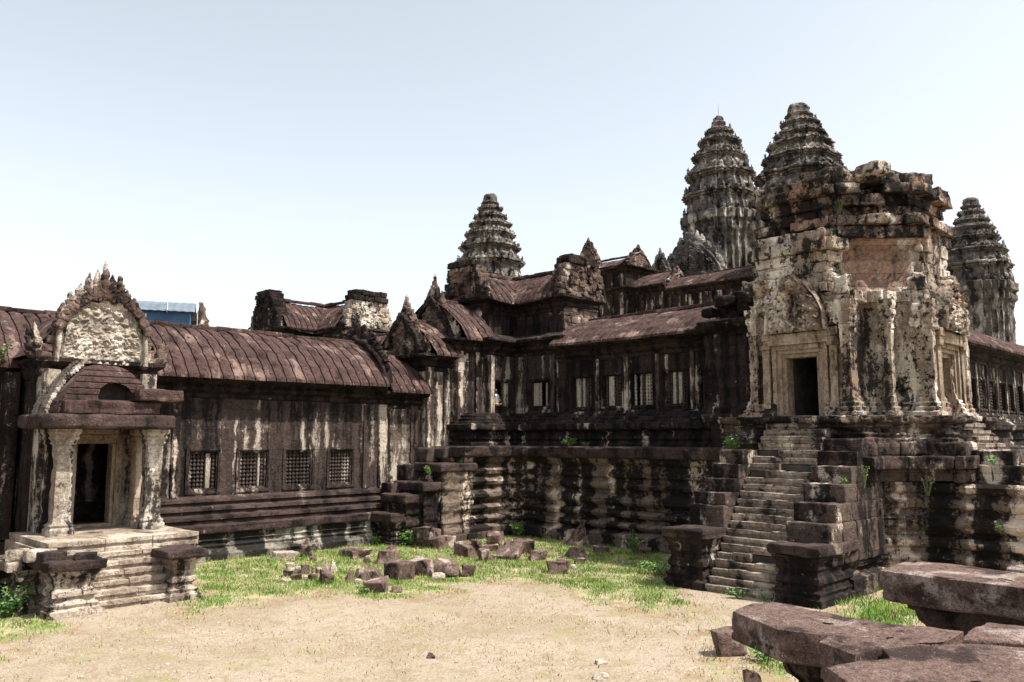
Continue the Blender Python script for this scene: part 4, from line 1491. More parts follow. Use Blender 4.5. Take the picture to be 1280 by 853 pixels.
UG = thing('upper_gallery', 'distant high gallery with purple roof and dark columned wall below the central tower', 'gallery', (75, 47, 12))
fu = facing_left(75, 0)
mb = MB()
wallsheet(mb, fu, -56, -37, 12, 20.8, (), .5, .8, amp=.05)
frbox(mb, fu, -56, -37, -4, -4.4, 12, 21)
mb.build('wall', M['dark'], UG)
mb = MB()
for i in range(15):
    s = -55.5 + i * 1.25
    mb = MB()
    frblock(mb, fu, s - .14, s + .14, .16, -.1, 14, 20.0, n=6, amp=.03)
    mb.build('pilaster', M['pilaster'], UG)
mb = MB()
sweep(mb, [tuple(fu.p(-51, 0, 0).xy), tuple(fu.p(-37, 0, 0).xy)], shift(CORN, 20.9), amp=.05, chip=.08, pstep=.12, step=.35)
sweep(mb, [tuple(fu.p(-56, 0, 0).xy), tuple(fu.p(-51, 0, 0).xy)], shift(CORN, 21.6), amp=.05, chip=.08, pstep=.12, step=.35)
mb.build('cornice', M['cornice'], UG)
vault(fu, -50.7, -37, .7, -2.4, 20.9, 22.5, UG, rib=.5, amp=.05, ds=.12, back=False)
vault(fu, -56, -51, .7, -2.4, 21.6, 23.4, UG, rib=.5, amp=.05, ds=.12, back=False)
pediment(Fr((0, 50.8), (1, 0), (0, -1)), 77.2, 0, 20.8, 4.4, 2.9, UG, leaves=7, thick=.6)

UP_ = thing('upper_pavilion', 'small distant pavilion with two pointed gables on the skyline right of the corner pavilion', 'pavilion', (75, 58, 12))
f5, f6 = facing_left(73.5, 0), Fr((0, 55.4), (1, 0), (0, -1))
mb = MB()
wallsheet(mb, f5, -62, -55.4, 12, 24, (), .5, .8, amp=.05)
wallsheet(mb, f6, 73.5, 80, 12, 24, (), .5, .8, amp=.05)
mb.build('wall', M['dark'], UP_)
mb = MB()
for i in range(5):
    s = -61.6 + i * 1.4
    mb = MB()
    frblock(mb, f5, s - .16, s + .16, .16, -.1, 14, 23.2, n=6, amp=.03)
    mb.build('pilaster', M['pilaster'], UP_)
mb = MB()
for zc in (21.6, 24.1):
    sweep(mb, [tuple(f5.p(-62, 0, 0).xy), (73.5, 55.4), (80, 55.4)], shift(CORN, zc), amp=.05, chip=.08, pstep=.12, step=.35)
mb.build('cornice', M['cornice'], UP_)
vault(f5, -62, -55.6, .7, -2.6, 24.1, 25.7, UP_, rib=.5, amp=.06, ds=.12, sag=-.3)
pediment(f6, 76.0, .2, 23.9, 4.4, 2.7, UP_, leaves=7, thick=.8)
pediment(facing_left(73.2, 60.6), 0, .2, 23.9, 3.4, 4.0, UP_, leaves=7, thick=.8)
pediment(Fr((0, 61.8), (1, 0), (0, -1)), 75.0, 0, 23.9, 3.6, 4.2, UP_, leaves=7, thick=.8)

# ---- the next cross-roofed pavilion beyond the left gallery
FP = thing('far_pavilion', 'weathered cross roofed pavilion rising behind the ribbed roof of the left gallery', 'pavilion', (33.4, 53.2, 0))
mb = MB()
fa, fb, fc = facing_left(29.0, 0), Fr((0, 48.0), (1, 0), (0, -1)), facing_right(0, 51.2)
wallsheet(mb, fc, 28.6, 31.6, 0, 12.2, (), .4, .8)
wallsheet(mb, facing_left(31.6, 0), -51.2, -48.0, 0, 12.2, (), .4, .8)
wallsheet(mb, fb, 31.6, 35.6, 0, 12.2, (), .4, .8)
wallsheet(mb, facing_left(28.6, 0), -55.2, -51.2, 0, 12.2, (), .4, .8)
mb.build('wall', M['dark'], FP)
mb = MB()
sweep(mb, [(28.6, 55.2), (28.6, 51.2), (31.6, 51.2), (31.6, 48.0), (35.6, 48.0)], shift(CORN, 12.35, 0, .8), amp=.05, chip=.08, pstep=.09, step=.25)
mb.build('cornice', M['cornice'], FP)
vault(facing_right(0, 53.2), 28.8, 34.5, 2.4, 0, 12.35, 14.55, FP, sag=-.25, amp=.11)
vault(facing_left(33.4, 0), -54.5, -48.2, 2.2, 0, 12.35, 14.55, FP, sag=-.25, amp=.11)
gable_blocks(facing_left(28.6, 53.2), 0, .3, 11.9, 4.2, 3.2, FP, 'dark', 'cornice', dep=1.0, tap=.7)
gable_blocks(Fr((0, 48.0), (1, 0), (0, -1)), 33.6, .3, 11.3, 4.3, 3.75, FP, 'cream', 'cornice', dep=1.0, tap=.5)
FR2 = thing('stone_finial', 'small dark carved finial peeking above the left gallery ridge near the blue shed', 'finial', (25.3, 56.6, 0))
mb = MB()
leaf(mb, (25.3, 56.6, 11.2), facing_left(0, 0), 1.5, 3.0, 1.4, rough=.18, n=12)
leaf(mb, (25.2, 56.0, 11.2), facing_left(0, 0), .9, 1.9, .9, rough=.15, n=10)
mb.build('finial', M['pediment'], FR2)
mb = MB()
mb.box((24.6, 55.9, 0), (26.0, 57.3, 11.3))
mb.build('pier', M['dark'], FR2)
# dark flame ornaments at the end of the left gallery roof
TU = thing('roof_ornament', 'dark flame shaped roof ornament where the left gallery ridge ends', 'finial', (23.9, 36.5, 8.6))
mb = MB()
for dx, dy, w_, h_ in ((0, .6, 1.3, 2.3), (.35, -.2, 1.1, 1.9), (-.5, 1.3, .8, 1.5), (.6, -.9, .8, 1.2)):
    leaf(mb, (23.9 + dx, 36.0 + dy, 8.6), facing_left(0, 0), w_, h_, .6, rough=.16, n=10)
mb.build('flame_leaf', M['cornice'], TU)
# roof slope seen between the far pavilion and the corner pavilion
LG = thing('cross_gallery', 'bit of gallery roof with bright broken edges left of the first pointed pediment', 'gallery', (33.4, 42, 0))
fl = facing_left(31, 0)
mb = MB()
wallsheet(mb, fl, -48, -36.4, 0, 9.0, (), .4, 1)
mb.build('wall', M['dark'], LG)
vault(fl, -48, -36.4, .7, -2.4, 9.1, 11.7, LG, rib=.47, amp=.05, ds=.1)

# ---- blue sheeted scaffold shed
SH = thing('scaffold_shed', 'blue sheeted restoration shed with grey tin roof behind the left gallery', 'shed', (19.5, 52, 0))
mb = MB()
fsx = Fr((19.6, 51.0), (math.sqrt(.5) * .94 + .24, -math.sqrt(.5) * .94 + .24), (-math.sqrt(.5), -math.sqrt(.5)))
fsx.d.normalize()
fsx.n = Vector((-fsx.d.y, fsx.d.x)) * -1 if Vector((-fsx.d.y, fsx.d.x)).dot(Vector((1, 1))) > 0 else Vector((-fsx.d.y, fsx.d.x))
frbox(mb, fsx, -2.6, 2.3, 0, -3.5, 10.4, 12.55)
wl_ = mb.build('blue_sheet', M['blue'], SH, smooth=False)
mb = MB()
k = 24
rows = []
for i in range(k + 1):
    s = -2.9 + 5.5 * i / k
    zz = .03 * (i % 2)
    rows.append([fsx.p(s, .35, 12.45 + zz), fsx.p(s, -1.75, 13.30 + zz), fsx.p(s, -3.9, 12.45 + zz)])
mb.grid(rows)
mb.build('tin_roof', M['tin'], SH, smooth=False)
mb = MB()


def tube(mb, a, b_, r, n=6):
    a, b_ = Vector(a), Vector(b_)
    d = (b_ - a).normalized()
    u = d.orthogonal().normalized()
    v = d.cross(u)
    mb.grid([[a + (u * math.cos(t) + v * math.sin(t)) * r, b_ + (u * math.cos(t) + v * math.sin(t)) * r] for t in [2 * math.pi * i / n for i in range(n)]], True)


for s in (-2.3, -.2, .95, 2.0):
    tube(mb, fsx.p(s, .12, 0), fsx.p(s, .12, 12.25 if s < .5 else 11.2), .05)
for s in (-.45, .05):
    tube(mb, fsx.p(s, .14, 10.7), fsx.p(-.2, .14, 11.5), .05)
tube(mb, fsx.p(1.0, .2, 12.4), fsx.p(1.0, .2, 13.0), .04)
tube(mb, fsx.p(2.75, .1, 10.3), fsx.p(2.75, .1, 12.6), .02)
frbox(mb, fsx, -2.5, 2.6, .5, -.02, 10.55, 10.63)
mb.build('scaffold', M['pole'], SH)
mb = MB()
tube(mb, (29.2, 13.4, 13.3), (29.2, 13.4, 14.5), .015)
tube(mb, (29.26, 13.35, 13.3), (29.26, 13.35, 14.1), .012)
o = mb.build('lightning_rod', M['rod'])
tag(o, 'thin metal rod standing on top of the ruined tower', 'rod')

# ------------------------------------------------------------ foreground coping slabs
def coping(name, label, outline, z, th, neck=None, nck=0, rough=.024):
    """a thick worn slab with a polygon plan; neck = carved stone under it"""
    root = thing(name, label, 'coping stone', (sum(p[0] for p in outline) / len(outline), sum(p[1] for p in outline) / len(outline), z - th))
    pts = [Vector(p) for p in outline]
    area = sum(a.x * b_.y - b_.x * a.y for a, b_ in zip(pts, pts[1:] + pts[:1]))
    if area < 0: pts.reverse()
    dense = []
    for a, b_ in zip(pts, pts[1:] + pts[:1]):
        k = max(1, int((b_ - a).length / .07))
        dense += [a.lerp(b_, i / k) for i in range(k)]
    c = sum(dense, Vector((0, 0))) / len(dense)
    rows = []
    for p in dense:
        d = (p - c).normalized()
        row = []
        for ins, zz in ((.10, -th), (.02, -th + .02), (.0, -th + .035), (.0, -th * .72), (.018, -th * .68), (.018, -th * .60), (.0, -th * .56), (-.004, -th * .3), (.0, -.03), (.003, -.006), (.016, -.001)):
            q = Vector((p.x - d.x * ins, p.y - d.y * ins, z + zz))
            e = rough * fbm(q, 2.6, 4) - .16 * max(0, noise.noise(q * 2.3) - .22) - .05 * max(0, noise.noise(q * 7.0) - .15)
            row.append(q + Vector((d.x * e, d.y * e, .25 * e)))
        for f in (.9, .75, .55, .3, .06):
            q = Vector((c.x + (p.x - c.x) * f, c.y + (p.y - c.y) * f, z))
            q.z += .02 * fbm(q, 1.6, 4) + .008 * noise.noise(q * 9)
            row.append(q)
        rows.append(row)
    mb = MB()
    mb.grid(rows, True)
    mb.build('slab', M['slab'], root, angle=34)
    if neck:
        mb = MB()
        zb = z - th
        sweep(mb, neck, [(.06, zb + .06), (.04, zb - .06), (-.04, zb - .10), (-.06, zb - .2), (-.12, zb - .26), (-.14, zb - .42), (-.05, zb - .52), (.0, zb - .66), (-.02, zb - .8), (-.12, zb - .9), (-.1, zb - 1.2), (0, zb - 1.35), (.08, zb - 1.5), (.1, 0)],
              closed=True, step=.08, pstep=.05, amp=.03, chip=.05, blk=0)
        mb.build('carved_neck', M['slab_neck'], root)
    return root


def PXZ(pts, z):
    return [tuple(at(x, y, z)[0].xy) for x, y in pts]


coping('coping_slab', 'long reddish coping slab with chipped left end at lower right, in front of the grass', [(7.95, 4.68), (8.48, 4.76), (8.68, 4.62), (8.5, 3.06), (7.95, 2.55), (7.62, 3.45), (7.5, 3.92)], 2.9, .32,
       [(7.95, 2.7), (8.25, 2.7), (8.3, 4.2), (7.95, 4.25)])
coping('coping_slab', 'notched middle coping slab lying against the long chipped slab', [(7.2, 3.40), (7.62, 3.46), (8.44, 3.02), (8.53, 2.62), (8.0, 2.57), (7.32, 2.92), (6.98, 2.98)], 2.93, .34,
       [(7.35, 2.75), (8.2, 2.7), (8.1, 3.0), (7.6, 3.25), (7.35, 3.2)])
coping('coping_slab', 'broad worn coping slab cut off by the bottom edge of the picture', [(6.43, 3.0), (7.04, 2.72), (7.32, 2.9), (8.0, 2.5), (8.2, 2.0), (7.7, 1.2), (5.2, 1.6)], 2.94, .38,
       [(5.6, 1.8), (7.4, 1.4), (7.6, 2.4), (6.5, 2.7)])
coping('coping_slab', 'pale coping slab at the right edge beyond the notched one', [(8.02, 2.5), (8.42, 2.56), (8.98, 2.56), (9.2, 1.6), (8.2, 1.1), (7.74, 1.2), (8.24, 2.0)], 2.96, .35,
       [(8.2, 1.4), (8.8, 1.7), (8.7, 2.4), (8.2, 2.4)])
coping('coping_slab', 'raised reddish coping block with carved dark neck at right edge, farther than the other slabs', [(9.80, 3.84), (10.5, 3.95), (11.02, 3.88), (10.72, 2.5), (10.2, 1.3), (9.3, 1.5), (9.72, 2.5)], 3.2, .34,
       [(9.9, 1.5), (10.6, 1.6), (10.75, 3.6), (10.0, 3.62)])
coping('coping_slab', 'small reddish coping stone at the right edge behind the raised block', [(10.86, 2.86), (11.4, 2.87), (11.5, 2.0), (10.7, 1.9)], 3.22, .32,
       [(10.9, 2.1), (11.3, 2.1), (11.3, 2.7), (10.95, 2.7)])

# ------------------------------------------------------------ fallen stones in the courtyard
GRP = 'fallen stones in the courtyard'
# pixel of the foot, width and height in photo pixels, shape, material, turn, name, label
ROCKS = [
    (361, 721, 12, 9, 'drum', 'rock_pale', 0, 'column_drum', 'pale round drum perched on a dark lump, left end of the small stone heap', 6),
    (359, 720, 13, 8, 'lump', 'rock', .4, 'stone_lump', 'dark stone lump carrying the pale round drum', 0),
    (356, 728, 14, 6, 'ring', 'rock_pale', 0, 'stone_ring', 'pale ring shaped stone lying in front of the dark lump with the drum', 0),
    (370, 726, 13, 7, 'block', 'rock', .5, 'stone_block', 'low dull slab just right of the pale ring shaped stone', 0),
    (372, 717, 8, 7, 'lump', 'rock_pale', .2, 'stone_fragment', 'small pale rounded fragment at the back of the small stone heap', 0),
    (381, 718, 12, 10, 'block', 'rock', .9, 'stone_block', 'dark squat block in the middle of the small stone heap', 0),
    (383, 726, 8, 5, 'block', 'rock_pale', .3, 'stone_fragment', 'small pale flat fragment in front of the squat dark block', 0),
    (391, 719, 5, 10, 'post', 'rock', 0, 'baluster_stub', 'short upright ringed baluster stub in the small stone heap', 0),
    (391, 727, 11, 8, 'block', 'rock', .2, 'stone_block', 'dark cube of stone in front of the baluster stub', 0),
    (407, 731, 16, 15, 'block', 'rock', 1.0, 'stone_block', 'large smooth leaning block at right end of the small stone heap', 0),
    (405, 716, 11, 14, 'shard', 'rock', .3, 'carved_fragment', 'dark pointed carved fragment behind the large leaning block', 0),
    (416, 717, 10, 12, 'shard', 'rock_pale', .9, 'carved_fragment', 'mottled pale carved leaf fragment beside the dark pointed one', 0),
    (398, 717, 7, 7, 'lump', 'rock', .7, 'stone_fragment', 'small dark fragment between baluster stub and pointed carved fragment', 0),
    (382.6, 697, 15, 15, 'block', 'rock', .75, 'stone_block', 'upright dark cube near the plinth with a little stone set on top', 0),
    (383, 697, 7, 8, 'shard', 'rock', .2, 'stone_fragment', 'little pointed stone set on top of the upright dark cube', .47),
    (400, 686, 7, 9, 'post', 'rock', 0, 'stone_pile', 'tiny piled stones against the streaked plinth right of the upright cube', 0),
    (391, 702, 10, 5, 'lump', 'rock', .3, 'stone_fragment', 'low mossy fragment in the grass in front of the upright cube', 0),
    (354, 699, 30, 8, 'block', 'rock_pale', .78, 'stone_slab', 'pale footing slab at the base of the plinth, left of the upright cube', 0),
    (441, 698, 38, 10, 'block', 'rock', -.70, 'stone_beam', 'long low beam overgrown by grass near the streaked plinth', 0),
    (458, 704, 15, 8, 'shard', 'rock', .2, 'stone_wedge', 'small dark wedge left of the tall flat topped block', 0),
    (483, 706, 27, 17, 'block', 'rock', .35, 'stone_block', 'tall flat topped block in the middle of the grass, dark left face', 0),
    (488, 697, 24, 13, 'shard', 'rock', -.5, 'stone_block', 'slanted dark block peeping out behind the tall flat topped block', 0),
    (465, 726, 28, 13, 'wedge', 'rock', .4, 'stone_wedge', 'dark wedge with a sloping lit top left of the ridged block', 0),
    (496, 724, 34, 19, 'block', 'rock', -.5, 'ridged_block', 'big dark brown block with ridged side, front row of the fallen stones', 0),
    (529, 719, 33, 16, 'wedge', 'rock', -.15, 'stone_wedge', 'long block with sloping lit top right of the ridged block', 0),
    (560, 722, 28, 19, 'block', 'rock', .5, 'stone_block', 'large square block with pale top behind the small pale stone', 0),
    (548, 725, 15, 8, 'lump', 'rock_pale', .5, 'stone_fragment', 'small pale stone lying in front of the large square block', 0),
    (585, 721, 18, 12, 'block', 'rock', .4, 'stone_block', 'mottled grey block at the right end of the front row', 0),
    (466, 742, 28, 14, 'block', 'rock', .45, 'stone_block', 'block closest to the bare earth, with grass sprouting at its foot', 0),
    (496, 742, 15, 8, 'halfdrum', 'rock', .3, 'half_drum', 'small half round stone alone on dry ground right of the nearest block', 0),
    (437, 729, 12, 12, 'shard', 'rock', .8, 'carved_fragment', 'dark carved fragment in a cluster left of the sloping wedge', 0),
    (447, 724, 10, 11, 'shard', 'rock', .1, 'carved_fragment', 'broken carved stub touching the sloping wedge', 0),
    (448, 732, 10, 8, 'lump', 'rock_pale', .6, 'stone_fragment', 'whitish mottled rubble in front of the carved fragments', 0),
    (544, 686, 43, 13, 'block', 'rock', -.55, 'stone_slab', 'thick dark slab at the foot of the stepped terrace corner', 0),
    (534, 686, 34, 11, 'block', 'rock', -.6, 'stone_slab', 'mottled slab resting on the thick dark slab by the terrace corner', .44),
    (583, 696, 31, 14, 'block', 'rock', -.5, 'stone_beam', 'heavy dark beam with a small stone on its right end', 0),
    (595, 696, 12, 5, 'block', 'rock', -.4, 'stone_fragment', 'small flat stone on the right end of the heavy dark beam', .44),
    (607, 702, 17, 13, 'wedge', 'rock', .9, 'stone_block', 'cracked block standing alone in front of the upright square block', 0),
    (619, 684, 19, 16, 'block', 'rock', .15, 'stone_block', 'upright square block at the back of the right hand stones', 0),
    (614, 689, 17, 6, 'block', 'rock', .1, 'stone_slab', 'flat stone lying below the upright square block', 0),
    (638, 700, 32, 17, 'tilt', 'rock', -.2, 'stone_slab', 'large smooth slab tilted towards the viewer among the right hand stones', 0),
    (653, 693, 26, 15, 'block', 'rock', .35, 'stone_block', 'big block supporting the large tilted slab from behind', 0),
    (656, 681, 16, 6, 'block', 'rock', .2, 'stone_fragment', 'dark flat fragment on the grass behind the big supporting block', 0),
    (642, 681, 9, 5, 'lump', 'rock_pale', .2, 'stone_fragment', 'small pale fragment beside the dark flat one behind the tilted slab', 0),
    (673, 701, 20, 11, 'block', 'rock', .6, 'stone_block', 'low rounded block right of the large tilted slab', 0),
    (722, 697, 30, 10, 'shard', 'rock', .5, 'stone_slab', 'low peaked slab in grass below the leaning triangular slab', 0),
    (698, 717, 25, 13, 'block', 'rock', .3, 'stone_block', 'isolated block with bright flat top at the right of the field', 0),
    (700, 704, 9, 5, 'lump', 'rock', .3, 'stone_fragment', 'small stone just behind the isolated bright topped block', 0),
    (724, 706, 13, 7, 'block', 'rock', .6, 'stone_fragment', 'little dark stone right of the isolated bright topped block', 0),
    (716.5, 712, 7, 5, 'lump', 'rock_pale', .3, 'pebble', 'tiny bright pinkish stone beside the isolated block', 0),
    (727, 684, 33, 27, 'gable', 'rock', 0, 'triangular_slab', 'tall triangular dark slab leaning against the terrace wall', 0),
    (751, 692, 19, 8, 'block', 'rock', .2, 'stone_block', 'low block at the terrace foot right of the triangular slab', 0),
    (804, 693, 20, 7, 'block', 'rock', .1, 'stone_slab', 'half buried slab at the terrace foot near the left stair pedestal', 0),
    (917, 822, 37, 28, 'block', 'rock', .55, 'stone_block', 'squared reddish block on the ground below the chipped coping slab', 0),
    (947, 868, 30, 26, 'wedge', 'rock', .4, 'stone_block', 'reddish block cut by the bottom edge beside the coping neck', 0),
    (538, 824, 12, 7, 'shard', 'rock', .3, 'stone_fragment', 'lone dark stone sticking out of the bare earth at bottom centre', 0),
    (752, 852, 22, 8, 'lump', 'rock_pale', .3, 'stone_lump', 'pale rounded stone at the bottom edge on the bare earth', 0),
    (752, 831, 14, 4, 'lump', 'rock_pale', .8, 'stone_fragment', 'flat pale stone flush with the bare earth above the rounded one', 0),
    (118, 708, 0, 0, '', '', 0, '', '', 0),
]
for px, py, wpx, hpx, kind, mat, turn, nm, lab, lift in ROCKS:
    if not kind: continue
    p, dep = at(px, py)
    sc = dep / F_PX
    w_, h_ = wpx * sc, hpx * sc * 1.02
    d_ = w_ * .72
    c = p + Vector((.7071, .7071, 0)) * d_ * .4
    if lift == 6: lift = .19
    zc = lift
    mb = MB()
    a = R(-45) + (turn - .4) * .9
    if kind in ('block', 'lump', 'tilt', 'wedge', 'gable', 'halfdrum'):
        args = dict(n=7, amp=.07 * h_ + .012, rnd=.07, freq=1.8, skew=.34)
        Mx = rotz(a, random.uniform(-.07, .07), random.uniform(-.07, .07))
        size = [w_ * .98, d_, h_ * 1.15]
        if kind == 'lump': args.update(rnd=.36, amp=.12 * h_)
        if kind == 'tilt': Mx = rotz(a, R(38)); size = [w_, h_ * 1.45, h_ * .5]
        if kind == 'wedge': args.update(taper=.35, shear=-.2); size[2] *= 1.05
        if kind == 'gable': args.update(taper=.82, rnd=.06); Mx = rotz(R(-90), R(-14)); size = [w_ * 1.25, .28, h_ * 1.2]
        if kind == 'halfdrum': args.update(rnd=.46)
        rock(mb, (c.x, c.y, zc + h_ * .45), size, Mx, **args)
    elif kind == 'drum':
        lathe(mb, (c.x, c.y, zc), [(.01, 0), (w_ * .46, 0), (w_ * .5, h_ * .2), (w_ * .43, h_ * .5), (w_ * .5, h_ * .75), (w_ * .46, h_), (.01, h_)], 16, .015)
    elif kind == 'ring':
        lathe(mb, (c.x, c.y, zc), [(w_ * .2, .02), (w_ * .5, 0), (w_ * .52, h_ * .3), (w_ * .46, h_ * .55), (w_ * .3, h_ * .6), (w_ * .22, h_ * .4), (w_ * .2, .02)], 18, .015)
    elif kind == 'post':
        lathe(mb, (c.x, c.y, zc), [(.01, 0), (w_ * .5, 0), (w_ * .5, h_ * .2), (w_ * .36, h_ * .28), (w_ * .5, h_ * .4), (w_ * .5, h_ * .6), (w_ * .34, h_ * .7), (w_ * .46, h_ * .82), (w_ * .3, h_), (.01, h_)], 10, .02)
    elif kind == 'shard':
        rock(mb, (c.x, c.y, zc + h_ * .48), (w_, d_ * .8, h_ * 1.1), rotz(a, random.uniform(-.15, .15)), n=6, amp=.12 * h_, rnd=.12, taper=.66, freq=2.4, skew=.25)
    o = mb.build(nm, M[mat], angle=32)
    tag(o, lab, 'stone', GRP)
# loose stones on the coping left of the porch steps
for x, y, z, sx, sz, turn, lab in ((6.75, 25.9, 1.52, .55, .30, .2, 'grey loose stone at far left on the coping of the porch steps'), (7.0, 25.4, 1.52, .42, .34, .5, 'upright pale loose stone on the coping left of the porch'),
                             (7.35, 25.6, 1.58, .6, .16, .1, 'thin flat loose stone on the coping just left of the porch floor'), (7.3, 24.85, 1.53, .62, .26, .7, 'round purple loose stone at the front of the coping left of the porch'),
                             (8.05, 24.5, 1.50, .55, .18, .15, 'small moulded loose block on top of the left porch pedestal')):
    mb = MB()
    rock(mb, (x, y, z), (sx, sx * .8, sz), rotz(R(-30) + turn), n=5, amp=.03, rnd=.15)
    o = mb.build('loose_stone', M['ledge' if 'purple' in lab or 'moulded' in lab else 'pale'], angle=32)
    tag(o, lab, 'stone', 'loose stones on the porch coping')

# ------------------------------------------------------------ plants
def plant(name, label, c, rad, hgt, nl, leafsz, mat='leaf', stems=5):
    root = thing(name, label, 'plant', tuple(c))
    c = Vector(c)
    sm, lm = MB(), MB()
    tips = []
    for i in range(stems):
        a = random.random() * 6.28
        r = rad * random.uniform(.2, 1)
        tp = c + Vector((math.cos(a) * r, math.sin(a) * r, hgt * random.uniform(.5, 1)))
        tube(sm, c + Vector((math.cos(a) * r * .15, math.sin(a) * r * .15, -.03)), tp, .008 + .01 * hgt, 5)
        tips.append(tp)
    for i in range(int(nl * 1.6)):
        tp = random.choice(tips)
        q = c.lerp(tp, random.uniform(.25, 1.05)) + Vector((random.gauss(0, rad * .22), random.gauss(0, rad * .22), random.gauss(0, hgt * .08)))
        l = leafsz * random.uniform(.4, 1.0)
        d = Vector((random.gauss(0, 1), random.gauss(0, 1), random.uniform(-.3, .8))).normalized()
        s = d.cross(Vector((random.gauss(0, .4), random.gauss(0, .4), 1))).normalized() * l * .32
        u = Vector((0, 0, .12 * l))
        lm.add([q, q + d * l * .5 + s + u, q + d * l, q + d * l * .5 - s + u], [(0, 1, 2), (0, 2, 3)])
    sm.build('stem', M['stem'], root)
    lm.build('leaves', M[mat], root, smooth=False)
    return root


g_ = 'plants sprouting from the masonry'
for nm, lab, c, rad, h_, nl, ls, mt_ in (
    ('leafy_weed', 'bright green leafy weed on the terrace ledge under the gallery windows', (29.35, 25.55, 4.34), .35, .38, 130, .13, 'leaf'),
    ('leafy_weed', 'small green sprig on the terrace ledge right of the bigger weed', (29.4, 24.6, 4.34), .2, .18, 30, .10, 'leaf_dark'),
    ('leafy_weed', 'bright green weed growing beside the top of the left stair cheek', (26.4, 15.4, 4.25), .4, .55, 150, .13, 'leaf'),
    ('leafy_weed', 'pale green weed on the stepped blocks at the terrace corner', (24.15, 29.5, 3.0), .25, .45, 90, .13, 'leaf'),
    ('leafy_weed', 'tiny green tuft on the highest stepped block at the terrace corner', (25.9, 29.3, 3.55), .15, .16, 24, .09, 'leaf'),
    ('leafy_weed', 'bright green bush rooted on the roof edge left of the porch pediment', (7.2, 31.3, 7.2), .35, .65, 170, .15, 'leaf'),
    ('hanging_weed', 'dark green weed clinging to the ruined tower below its niche', (30.1, 10.5, 9.75), .45, .25, 120, .11, 'leaf_dark'),
    ('leafy_weed', 'small green sprig high in the broken upper courses of the ruined tower', (28.35, 11.9, 12.75), .18, .3, 40, .1, 'leaf_dark'),
    ('leafy_weed', 'green tuft among the stepped blocks right of the stairs', (25.2, 10.9, 3.3), .2, .22, 45, .09, 'leaf'),
    ('hanging_weed', 'thin hanging green weed on the stepped blocks right of the stairs', (25.9, 10.55, 3.2), .14, .7, 50, .07, 'leaf'),
    ('leafy_weed', 'light green sprig on the bulging base near the right edge, upper one', (28.5, 7.6, 3.9), .2, .25, 50, .11, 'leaf'),
    ('leafy_weed', 'light green sprig on the bulging base near the right edge, lower one', (28.3, 7.5, 1.9), .2, .25, 50, .11, 'leaf'),
    ('hanging_weed', 'dark weed trailing down the base below the right end of the tower terrace', (28.3, 9.5, 2.9), .22, .6, 80, .09, 'leaf_dark'),
    ('leafy_weed', 'low green weed at the foot of the stairs, left one', (22.55, 13.0, .02), .35, .25, 90, .12, 'leaf'),
    ('leafy_weed', 'low green weed at the foot of the stairs, right one by the pedestal', (22.6, 12.2, .02), .22, .2, 50, .1, 'leaf'),
    ('shrub', 'leafy green shrub in the grass by the thick dark slab', (23.1, 28.9, 0), .8, .8, 420, .17, 'leaf'),
    ('shrub', 'taller yellow green weed standing by the terrace foot near the left stair pedestal', (27.6, 20.6, 0), .35, 1.0, 130, .17, 'leaf'),
    ('shrub', 'green weed with long leaves at the inner corner of the terrace', (28.6, 28.2, 0), .5, .7, 110, .26, 'leaf'),
    ('shrub', 'dark green shrub with small blue flowers left of the porch steps', (6.2, 25.3, 0), .75, .75, 520, .13, 'leaf_dark'),
    ('shrub', 'small green sprig against the streaked plinth of the left gallery', (22.1, 30.6, 0), .25, .5, 60, .15, 'leaf'),
    ('shrub', 'green weed at the foot of the reddish block below the chipped coping slab', (16.6, 9.0, 0), .45, .35, 160, .13, 'leaf'),
    ('shrub', 'thick green weeds beside the foot of the left stair pedestal', (24.4, 17.2, 0), .7, .45, 260, .13, 'leaf'),
    ('shrub', 'small weed sprouting at the foot of the block closest to the bare earth', (15.0, 21.3, 0), .3, .25, 70, .1, 'leaf'),
):
    plant(nm, lab, c, rad, h_, nl, ls, mt_)

# ------------------------------------------------------------ grass
def blades(name, label, pts, mat):
    mb = MB()
    for (x, y, h_, wd) in pts:
        a = random.random() * 6.28
        lx, ly = random.gauss(0, .35) * h_, random.gauss(0, .35) * h_
        z = gh(x, y) - .01
        dx, dy = math.cos(a) * wd, math.sin(a) * wd
        mb.v += [(x - dx, y - dy, z), (x + dx, y + dy, z), (x + lx * .5 + dx * .6, y + ly * .5 + dy * .6, z + h_ * .6), (x + lx, y + ly, z + h_)]
        b_ = len(mb.v) - 4
        mb.f += [(b_, b_ + 1, b_ + 2), (b_, b_ + 2, b_ + 3)]
    o = mb.build(name, mat, smooth=False)
    tag(o, label, 'grass', kind='stuff')


m_g = stone('green_grass', (.105, .215, .03), (.24, .32, .07), (.06, .13, .02), lt=(.5, .62), dk=(.56, .66), streak=(.8, .8), block=(50, 50), jd=0, bump=0)
m_d = stone('straw_grass', (.34, .26, .145), (.46, .37, .24), (.17, .11, .06), lt=(.5, .62), dk=(.55, .68), streak=(1.1, 1.1), block=(50, 50), jd=0, bump=0)
gp, dp = [], []
random.seed(5)
while len(gp) < 58000:
    x, y = random.uniform(3, 30), random.uniform(6, 31.2)
    dep = (x + y) * .7071
    if dep < 10: continue
    if not (-.66 < (x - y) * .7071 / dep < .66): continue
    cvr = cover(x, y)
    if random.random() < cvr ** 2.2 * (.25 + 1.5 * max(0, .35 + noise.noise((x * 1.1, y * 1.1, 12)))):
        if random.random() < .34 - .14 * cvr:
            dp.append((x, y, random.uniform(.05, .16), .014))
        else:
            cl = .55 + .8 * max(0, noise.noise((x * .7, y * .7, 9)))
            near_corner = x > 18 and y < 11
            gp.append((x, y, random.uniform(.05, .19) * cl * (1.5 if random.random() < .12 else 1) * (1.7 if near_corner else 1.0), .012 + .004 * random.random()))
k = 0
